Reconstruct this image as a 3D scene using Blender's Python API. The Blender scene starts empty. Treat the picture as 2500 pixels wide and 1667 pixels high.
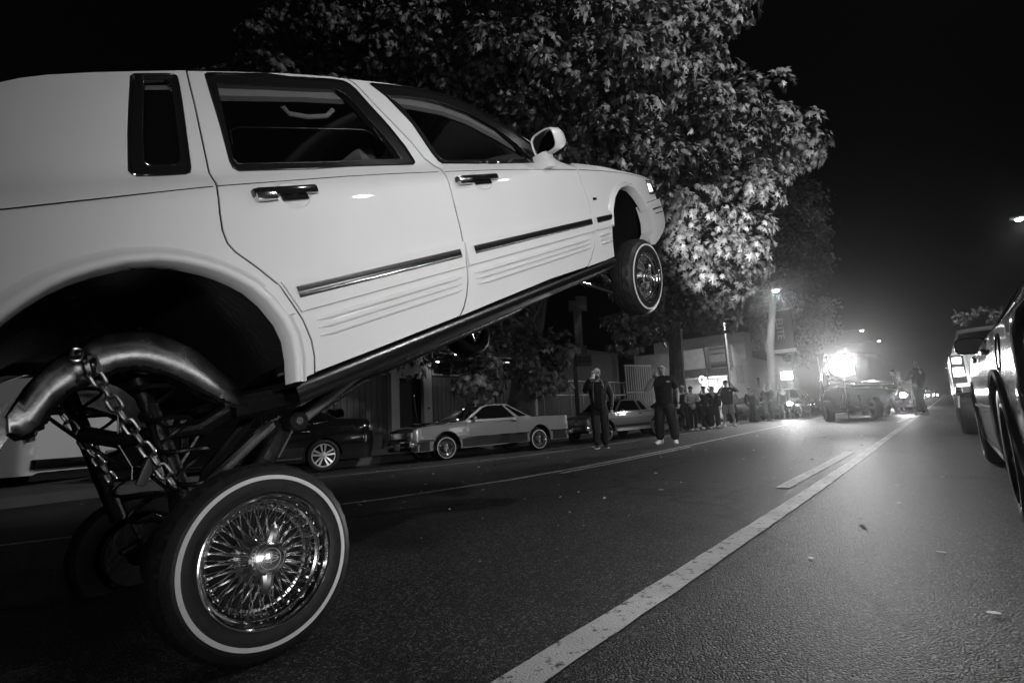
import bpy, bmesh, math, random
from mathutils import Vector, Matrix, geometry, noise
from math import radians, sin, cos, pi, tau

# ------------------------------------------------------------------ camera, world, lamps, exposure
SC = bpy.context.scene
COL = SC.collection
cam_d = bpy.data.cameras.new('camera')
cam = bpy.data.objects.new('camera', cam_d); COL.objects.link(cam)
cam_d.sensor_width = 36.0; cam_d.lens = 17.77
cam_d.clip_start = 0.05; cam_d.clip_end = 3000
CAM_Z = 0.626
cam.matrix_world = Matrix(((0.758163, 0.13078, 0.638816, 0),
                           (0.650271, -0.079023, -0.755581, 0),
                           (-0.048334, 0.988257, -0.144955, CAM_Z), (0, 0, 0, 1)))
SC.camera = cam
SC.render.engine = 'CYCLES'
SC.cycles.use_denoising = True
SC.cycles.denoiser = 'OPENIMAGEDENOISE'
SC.cycles.denoising_input_passes = 'RGB_ALBEDO_NORMAL'
SC.cycles.max_bounces = 6
SC.cycles.diffuse_bounces = 2
SC.cycles.glossy_bounces = 3
SC.cycles.transmission_bounces = 4
SC.cycles.transparent_max_bounces = 8
SC.cycles.volume_bounces = 0
SC.cycles.sample_clamp_indirect = 4.0
SC.cycles.caustics_reflective = False
SC.cycles.caustics_refractive = False
SC.view_settings.view_transform = 'Standard'
SC.view_settings.look = 'None'
SC.view_settings.exposure = 0.12
SC.view_settings.gamma = 1.0
SC.view_settings.use_curve_mapping = False

world = bpy.data.worlds.new('World'); SC.world = world
world.use_nodes = True
wn = world.node_tree.nodes; wl = world.node_tree.links
wn.clear()
w_out = wn.new('ShaderNodeOutputWorld'); w_bg = wn.new('ShaderNodeBackground')
w_sky = wn.new('ShaderNodeTexSky'); w_bw = wn.new('ShaderNodeRGBToBW')
w_sky.sky_type = 'NISHITA'; w_sky.sun_disc = False
w_sky.sun_elevation = radians(-4); w_sky.sun_rotation = radians(200)
wl.new(w_sky.outputs[0], w_bw.inputs[0]); wl.new(w_bw.outputs[0], w_bg.inputs[0])
w_bg.inputs[1].default_value = SKY_STRENGTH = 0.05
wl.new(w_bg.outputs[0], w_out.inputs[0])

HAZE_DENSITY = 0.0016
# lamps (watts): street lamps, car headlights, work lights, and lamps added out of view
P_STREET = 900.0
P_ADDED_KEY = 600.0  # added key lamp out of view, lights the white car's flank
P_NEAR = 650.0
P_LEAF_FILL = 4600.0  # added lamp out of view, lights the sycamore crown
P_BEAM = 9000.0
P_FLOOD = 2200.0

def lamp(name, kind, loc, power, target=None, size=0.1, cone=None, blend=0.5, parent=None):
    d = bpy.data.lights.new(name, kind); d.energy = power; d.color = (1, 1, 1)
    if kind in ('POINT', 'SPOT'): d.shadow_soft_size = size
    if kind == 'SPOT': d.spot_size = radians(cone); d.spot_blend = blend
    o = bpy.data.objects.new(name, d); COL.objects.link(o)
    o.location = loc
    if target is not None:
        o.rotation_euler = (Vector(target) - Vector(loc)).to_track_quat('-Z', 'Y').to_euler()
    return o


random.seed(7)
# ------------------------------------------------------------------ materials (a black and white photograph: greys only)
MATS = {}
def g3(v): return (v, v, v, 1)
def mat(name, base=0.5, rough=0.5, metal=0.0, coat=0.0, coat_rough=0.05, spec=0.5, emit=0.0, noise_amt=0.0,
        noise_scale=8.0, bump=0.0, bump_scale=60.0, rough_var=0.0, alpha=1.0, wet=0.0):
    if name in MATS: return MATS[name]
    m = bpy.data.materials.new(name); m.use_nodes = True
    n = m.node_tree.nodes; l = m.node_tree.links
    b = n['Principled BSDF']
    b.inputs['Base Color'].default_value = g3(base)
    b.inputs['Roughness'].default_value = rough
    b.inputs['Metallic'].default_value = metal
    b.inputs['Specular IOR Level'].default_value = spec
    b.inputs['Coat Weight'].default_value = coat
    b.inputs['Coat Roughness'].default_value = coat_rough
    if emit:
        b.inputs['Emission Color'].default_value = (1, 1, 1, 1); b.inputs['Emission Strength'].default_value = emit
    tc = n.new('ShaderNodeTexCoord')
    if noise_amt or rough_var:
        nt = n.new('ShaderNodeTexNoise'); nt.inputs['Scale'].default_value = noise_scale
        nt.inputs['Detail'].default_value = 6.0; nt.inputs['Roughness'].default_value = 0.65
        l.new(tc.outputs['Object'], nt.inputs['Vector'])
        if noise_amt:
            mr = n.new('ShaderNodeMapRange'); l.new(nt.outputs[0], mr.inputs[0])
            mr.inputs[1].default_value = 0.25; mr.inputs[2].default_value = 0.75
            mr.inputs[3].default_value = base * (1 - noise_amt); mr.inputs[4].default_value = base * (1 + noise_amt)
            l.new(mr.outputs[0], b.inputs['Base Color'])
        if rough_var:
            mr2 = n.new('ShaderNodeMapRange'); l.new(nt.outputs[0], mr2.inputs[0])
            mr2.inputs[1].default_value = 0.25; mr2.inputs[2].default_value = 0.75
            mr2.inputs[3].default_value = max(0, rough - rough_var); mr2.inputs[4].default_value = min(1, rough + rough_var)
            l.new(mr2.outputs[0], b.inputs['Roughness'])
    if bump:
        nb = n.new('ShaderNodeTexNoise'); nb.inputs['Scale'].default_value = bump_scale; nb.inputs['Detail'].default_value = 4.0
        l.new(tc.outputs['Object'], nb.inputs['Vector'])
        bp = n.new('ShaderNodeBump'); bp.inputs['Strength'].default_value = bump; bp.inputs['Distance'].default_value = 0.01
        l.new(nb.outputs[0], bp.inputs['Height']); l.new(bp.outputs[0], b.inputs['Normal'])
    MATS[name] = m
    return m

def glass_mat(name, tint=0.75, gloss=0.06, rough=0.0):
    if name in MATS: return MATS[name]
    m = bpy.data.materials.new(name); m.use_nodes = True
    n = m.node_tree.nodes; l = m.node_tree.links; n.clear()
    o = n.new('ShaderNodeOutputMaterial'); mx = n.new('ShaderNodeMixShader')
    t = n.new('ShaderNodeBsdfTransparent'); t.inputs[0].default_value = g3(tint)
    gl = n.new('ShaderNodeBsdfGlossy'); gl.inputs['Roughness'].default_value = rough; gl.inputs[0].default_value = g3(1)
    f = n.new('ShaderNodeFresnel'); f.inputs[0].default_value = 1.45
    ad = n.new('ShaderNodeMath'); ad.operation = 'ADD'; ad.inputs[1].default_value = gloss - 0.04; ad.use_clamp = True
    l.new(f.outputs[0], ad.inputs[0]); l.new(ad.outputs[0], mx.inputs[0])
    l.new(t.outputs[0], mx.inputs[1]); l.new(gl.outputs[0], mx.inputs[2]); l.new(mx.outputs[0], o.inputs[0])
    MATS[name] = m
    return m

WHITE = mat('white_paint', 0.74, 0.45, coat=1.0, coat_rough=0.03, spec=.35, noise_amt=.03, noise_scale=3)
CHROME = mat('chrome', 0.85, 0.09, metal=1.0)
DCHROME = mat('worn_stainless', 0.16, 0.28, metal=1.0)
SATIN = mat('satin_chrome', 0.62, 0.2, metal=1.0)
BLACKTRIM = mat('black_trim', 0.012, 0.12, coat=0.6)
RUBBER = mat('tyre_rubber', 0.017, 0.48, noise_amt=0.5, noise_scale=30, bump=0.2, bump_scale=160, spec=0.28)
WWALL = mat('white_rubber', 0.62, 0.55, noise_amt=0.08, noise_scale=25)
BLACKP = mat('black_paint', 0.008, 0.12, coat=1.0, coat_rough=0.02)
CHASSIS = mat('black_chassis_paint', 0.008, 0.42, spec=.3, noise_amt=0.5, noise_scale=20, bump=0.4, bump_scale=45)
SPOKEM = mat('spoke_chrome', 0.9, 0.16, metal=1.0)
RAILM = mat('silver_frame_paint', 0.30, 0.22, metal=1.0, noise_amt=0.45, noise_scale=7, rough_var=0.10, bump=0.05, bump_scale=40)
STEEL = mat('chain_steel', 0.42, 0.3, metal=1.0, noise_amt=0.2, noise_scale=60)
INTER = mat('grey_interior_trim', 0.13, 0.6, noise_amt=0.1, noise_scale=40)
INTERD = mat('dark_interior_trim', 0.13, 0.55, noise_amt=0.2, noise_scale=30)
GLASS = glass_mat('clear_glass', 0.80)
DGLASS = mat('dark_glass', 0.006, 0.03, coat=1.0, coat_rough=0.0)
MIRROR = mat('mirror_glass', 0.8, 0.02, metal=1.0)
LENS = mat('lamp_lens', 0.9, 0.1, emit=18.0)
LENS2 = mat('bright_lamp_lens', 0.9, 0.1, emit=60.0)
DIMLENS = mat('clear_lamp_glass', 0.55, 0.08, metal=0.6, coat=1.0)
PLATE = mat('licence_plate', 0.5, 0.4, noise_amt=0.2, noise_scale=40)

# ------------------------------------------------------------------ mesh builder
class MB:
    def __init__(s): s.v = []; s.f = []
    def add(s, vs, fs, M=None):
        o = len(s.v)
        s.v += [tuple(M @ Vector(p)) if M is not None else tuple(p) for p in vs]
        s.f += [tuple(i + o for i in f) for f in fs]
        return s
    def box(s, c, d, M=None, taper=None):
        x, y, z = d[0] / 2, d[1] / 2, d[2] / 2
        t = taper or 1.0
        vs = [(-x, -y, -z), (x, -y, -z), (x, y, -z), (-x, y, -z), (-x * t, -y * t, z), (x * t, -y * t, z), (x * t, y * t, z), (-x * t, y * t, z)]
        vs = [(a + c[0], b + c[1], e + c[2]) for a, b, e in vs]
        return s.add(vs, [(3, 2, 1, 0), (4, 5, 6, 7), (0, 1, 5, 4), (1, 2, 6, 5), (2, 3, 7, 6), (3, 0, 4, 7)], M)
    def rbox(s, c, d, r=0.01, M=None, seg=2):
        bm = bmesh.new(); bmesh.ops.create_cube(bm, size=1.0)
        for v in bm.verts: v.co = Vector((v.co.x * d[0] + c[0], v.co.y * d[1] + c[1], v.co.z * d[2] + c[2]))
        bmesh.ops.bevel(bm, geom=bm.edges[:], offset=r, segments=seg, affect='EDGES', profile=0.6)
        bm.verts.index_update()
        s.add([v.co[:] for v in bm.verts], [[v.index for v in f.verts] for f in bm.faces], M); bm.free()
        return s
    def tube(s, pts, r, n=8, cap=True, flat=1.0):
        pts = [Vector(p) for p in pts]; k = len(pts)
        rs = r if isinstance(r, (list, tuple)) else [r] * k
        vs = []; fs = []; prev = None
        for i, p in enumerate(pts):
            t = (pts[min(i + 1, k - 1)] - pts[max(i - 1, 0)]).normalized()
            if prev is None:
                a = Vector((0, 0, 1)) if abs(t.z) < 0.9 else Vector((1, 0, 0))
                u = t.cross(a).normalized()
            else:
                u = (prev - t * prev.dot(t)).normalized()
            prev = u; w = t.cross(u)
            for j in range(n):
                q = tau * j / n
                vs.append(p + u * cos(q) * rs[i] + w * sin(q) * rs[i] * flat)
        for i in range(k - 1):
            for j in range(n):
                a = i * n + j; b = i * n + (j + 1) % n
                fs.append((a, b, b + n, a + n))
        if cap: fs += [tuple(range(n - 1, -1, -1)), tuple(range((k - 1) * n, k * n))]
        return s.add(vs, fs)
    def lathe(s, prof, n=32, M=None, mod=None):
        vs = []; fs = []
        k = len(prof)
        for j in range(n):
            q = tau * j / n
            for i, (r, z) in enumerate(prof):
                rr = r + (mod(i, j) if mod else 0)
                vs.append((rr * cos(q), rr * sin(q), z))
        for j in range(n):
            for i in range(k - 1):
                a = j * k + i; b = ((j + 1) % n) * k + i
                fs.append((a, b, b + 1, a + 1))
        return s.add(vs, fs, M)
    def strip(s, rows):
        """rows of equal length -> quads"""
        vs = [p for r in rows for p in r]; k = len(rows[0]); fs = []
        for i in range(len(rows) - 1):
            for j in range(k - 1):
                a = i * k + j
                fs.append((a, a + 1, a + k + 1, a + k))
        return s.add(vs, fs)
    def poly(s, pts): return s.add(pts, [tuple(range(len(pts)))])
    def prism(s, pts, vec):
        n = len(pts); v = Vector(vec)
        vs = [Vector(p) for p in pts] + [Vector(p) + v for p in pts]
        fs = [tuple(range(n - 1, -1, -1)), tuple(range(n, 2 * n))] + [(i, (i + 1) % n, n + (i + 1) % n, n + i) for i in range(n)]
        return s.add(vs, fs)
    def mesh(s, name, m, smooth=True, ang=35):
        me = bpy.data.meshes.new(name); me.from_pydata([tuple(p) for p in s.v], [], s.f)
        bm = bmesh.new(); bm.from_mesh(me)
        bmesh.ops.recalc_face_normals(bm, faces=bm.faces[:]) if len(s.f) < 60000 else None
        bm.to_mesh(me); bm.free()
        if m: me.materials.append(m)
        if smooth:
            me.shade_smooth(); me.set_sharp_from_angle(angle=radians(ang))
        me.update()
        return me
    def obj(s, name, m, parent=None, smooth=True, ang=35, M=None):
        return link(name, s.mesh(name, m, smooth, ang), parent, M)

def link(name, me, parent=None, M=None):
    o = bpy.data.objects.new(name, me); COL.objects.link(o)
    if parent: o.parent = parent
    if M is not None: o.matrix_local = M
    return o
def thing(name, label, cat, M=None, group=None):
    o = bpy.data.objects.new(name, None); COL.objects.link(o)
    o.empty_display_size = 0.2
    if M is not None: o.matrix_world = M
    o['label'] = label; o['category'] = cat
    if group: o['group'] = group
    return o
def tag(o, label, cat, group=None):
    o['label'] = label; o['category'] = cat
    if group: o['group'] = group
    return o
def struct(o): o['kind'] = 'structure'; return o
def stuff(o): o['kind'] = 'stuff'; return o
def T(x, y, z, rz=0, s=1): return Matrix.Translation((x, y, z)) @ Matrix.Rotation(rz, 4, 'Z') @ Matrix.Scale(s, 4)
def frame(c, x, y, z):
    M = Matrix((x, y, z)).transposed().to_4x4(); M.translation = Vector(c); return M
def axis_frame(c, n, up=(0, 0, 1)):
    n = Vector(n).normalized(); u = Vector(up); u = (u - n * u.dot(n)).normalized(); e = u.cross(n)
    return frame(c, e, u, n)        # x, y = up, z = axis
def copy_tree(o, parent=None):
    c = o.copy(); COL.objects.link(c)
    if parent: c.parent = parent
    for ch in list(o.children): copy_tree(ch, c)
    return c
def text_mesh(body, size, depth=0.004, spacing=1.0):
    cu = bpy.data.curves.new('lettering', 'FONT'); cu.body = body; cu.size = size; cu.extrude = depth
    cu.align_x = 'CENTER'; cu.align_y = 'CENTER'; cu.space_line = spacing; cu.resolution_u = 2
    o = bpy.data.objects.new('lettering', cu); COL.objects.link(o)
    dg = bpy.context.evaluated_depsgraph_get()
    me = bpy.data.meshes.new_from_object(o.evaluated_get(dg)); me.name = 'lettering'
    bpy.data.objects.remove(o); bpy.data.curves.remove(cu)
    return me

# ------------------------------------------------------------------ flat outline -> curved panel with thickness
def refine(P, step):
    out = []
    for i, a in enumerate(P):
        b = P[(i + 1) % len(P)]; d = math.dist(a, b); k = max(1, int(math.ceil(d / step)))
        out += [(a[0] + (b[0] - a[0]) * j / k, a[1] + (b[1] - a[1]) * j / k) for j in range(k)]
    return out
def area(P): return 0.5 * sum(P[i][0] * P[(i + 1) % len(P)][1] - P[(i + 1) % len(P)][0] * P[i][1] for i in range(len(P)))
def ccw(P): return P if area(P) > 0 else P[::-1]
def shrink(P, d):
    P = ccw(P); out = []; n = len(P)
    for i in range(n):
        a, b, c = P[i - 1], P[i], P[(i + 1) % n]
        e1 = Vector((b[0] - a[0], b[1] - a[1])); e2 = Vector((c[0] - b[0], c[1] - b[1]))
        if e1.length < 1e-6 or e2.length < 1e-6: out.append(b); continue
        e1.normalize(); e2.normalize()
        n1 = Vector((-e1.y, e1.x)); n2 = Vector((-e2.y, e2.x)); m = n1 + n2
        if m.length < 0.2: m = n1
        else: m = m / max(0.4, m.dot(n1))
        out.append((b[0] + m.x * d, b[1] + m.y * d))
    return out
def inside(p, P):
    c = False; x, y = p; n = len(P)
    for i in range(n):
        x1, y1 = P[i]; x2, y2 = P[i - 1]
        if (y1 > y) != (y2 > y) and x < (x2 - x1) * (y - y1) / (y2 - y1) + x1: c = not c
    return c
def dedupe(P, e=0.0015):
    out = []
    for p in P:
        if not out or math.dist(p, out[-1]) > e: out.append(p)
    if len(out) > 1 and math.dist(out[0], out[-1]) < e: out.pop()
    return out
def panel(mb, outer, surf, holes=(), step=0.05, thick=0.012, side=-1, edge=0.025):
    """outer / holes: (x, z) outlines; surf(x, z) -> distance of the skin from the centre plane"""
    loops = [ccw(refine(dedupe(outer), edge))] + [ccw(refine(dedupe(h), edge))[::-1] for h in holes]
    vs = []; es = []
    for L in loops:
        o = len(vs); vs += [Vector(p) for p in L]; es += [(o + i, o + (i + 1) % len(L)) for i in range(len(L))]
    xs = [p[0] for p in loops[0]]; zs = [p[1] for p in loops[0]]
    nx = int((max(xs) - min(xs)) / step) + 1; nz = int((max(zs) - min(zs)) / step) + 1
    allb = [p for L in loops for p in L]
    for i in range(1, nx):
        for j in range(1, nz):
            p = (min(xs) + (i + (0.5 if j % 2 else 0)) * step, min(zs) + j * step)
            if inside(p, loops[0]) and not any(inside(p, h) for h in loops[1:]):
                if min((p[0] - q[0]) ** 2 + (p[1] - q[1]) ** 2 for q in allb) > (edge * 0.6) ** 2: vs.append(Vector(p))
    r = geometry.delaunay_2d_cdt(vs, es, [], 0, 1e-5)
    V = r[0]; F = []
    for f in r[2]:
        c = sum((V[i] for i in f), Vector((0, 0))) / len(f)
        if inside(c, loops[0]) and not any(inside(c, h) for h in loops[1:]): F.append(tuple(f))
    P3 = [(v.x, side * surf(v.x, v.y), v.y) for v in V]
    cnt = {}
    for f in F:
        for i in range(len(f)):
            a, b = f[i], f[(i + 1) % len(f)]; cnt[(a, b)] = 1
    B = [(a, b) for (a, b) in cnt if (b, a) not in cnt]
    o = len(P3); idx = {}
    if thick:
        for a, b in B:
            for q in (a, b):
                if q not in idx:
                    idx[q] = len(P3); x, y, z = P3[q]; P3.append((x, y - side * thick, z))
        F = F + [(b, a, idx[a], idx[b]) for a, b in B]
    mb.add(P3, F)
    return mb
HOUSE = mat('lamp_housing', .03, .5)
def worn_paint(name, v, wear=.42, scale=9.0):
    m = mat(name, v, .6, bump=.5, bump_scale=150); n = m.node_tree.nodes; l = m.node_tree.links; b = n['Principled BSDF']
    tc = n.new('ShaderNodeTexCoord'); a = n.new('ShaderNodeTexNoise'); a.inputs['Scale'].default_value = scale; a.inputs['Detail'].default_value = 9; a.inputs['Roughness'].default_value = .75
    f = n.new('ShaderNodeTexNoise'); f.inputs['Scale'].default_value = 2.2; f.inputs['Detail'].default_value = 3
    l.new(tc.outputs['Object'], a.inputs['Vector']); l.new(tc.outputs['Object'], f.inputs['Vector'])
    r = n.new('ShaderNodeMapRange'); l.new(a.outputs[0], r.inputs[0]); r.inputs[1].default_value = wear - .05; r.inputs[2].default_value = wear + .03; r.inputs[3].default_value = .05; r.inputs[4].default_value = v
    r2 = n.new('ShaderNodeMapRange'); l.new(f.outputs[0], r2.inputs[0]); r2.inputs[1].default_value = .3; r2.inputs[2].default_value = .7; r2.inputs[3].default_value = .65; r2.inputs[4].default_value = 1.1
    mu = n.new('ShaderNodeMath'); mu.operation = 'MULTIPLY'; l.new(r.outputs[0], mu.inputs[0]); l.new(r2.outputs[0], mu.inputs[1]); l.new(mu.outputs[0], b.inputs['Base Color'])
    return m

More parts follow.
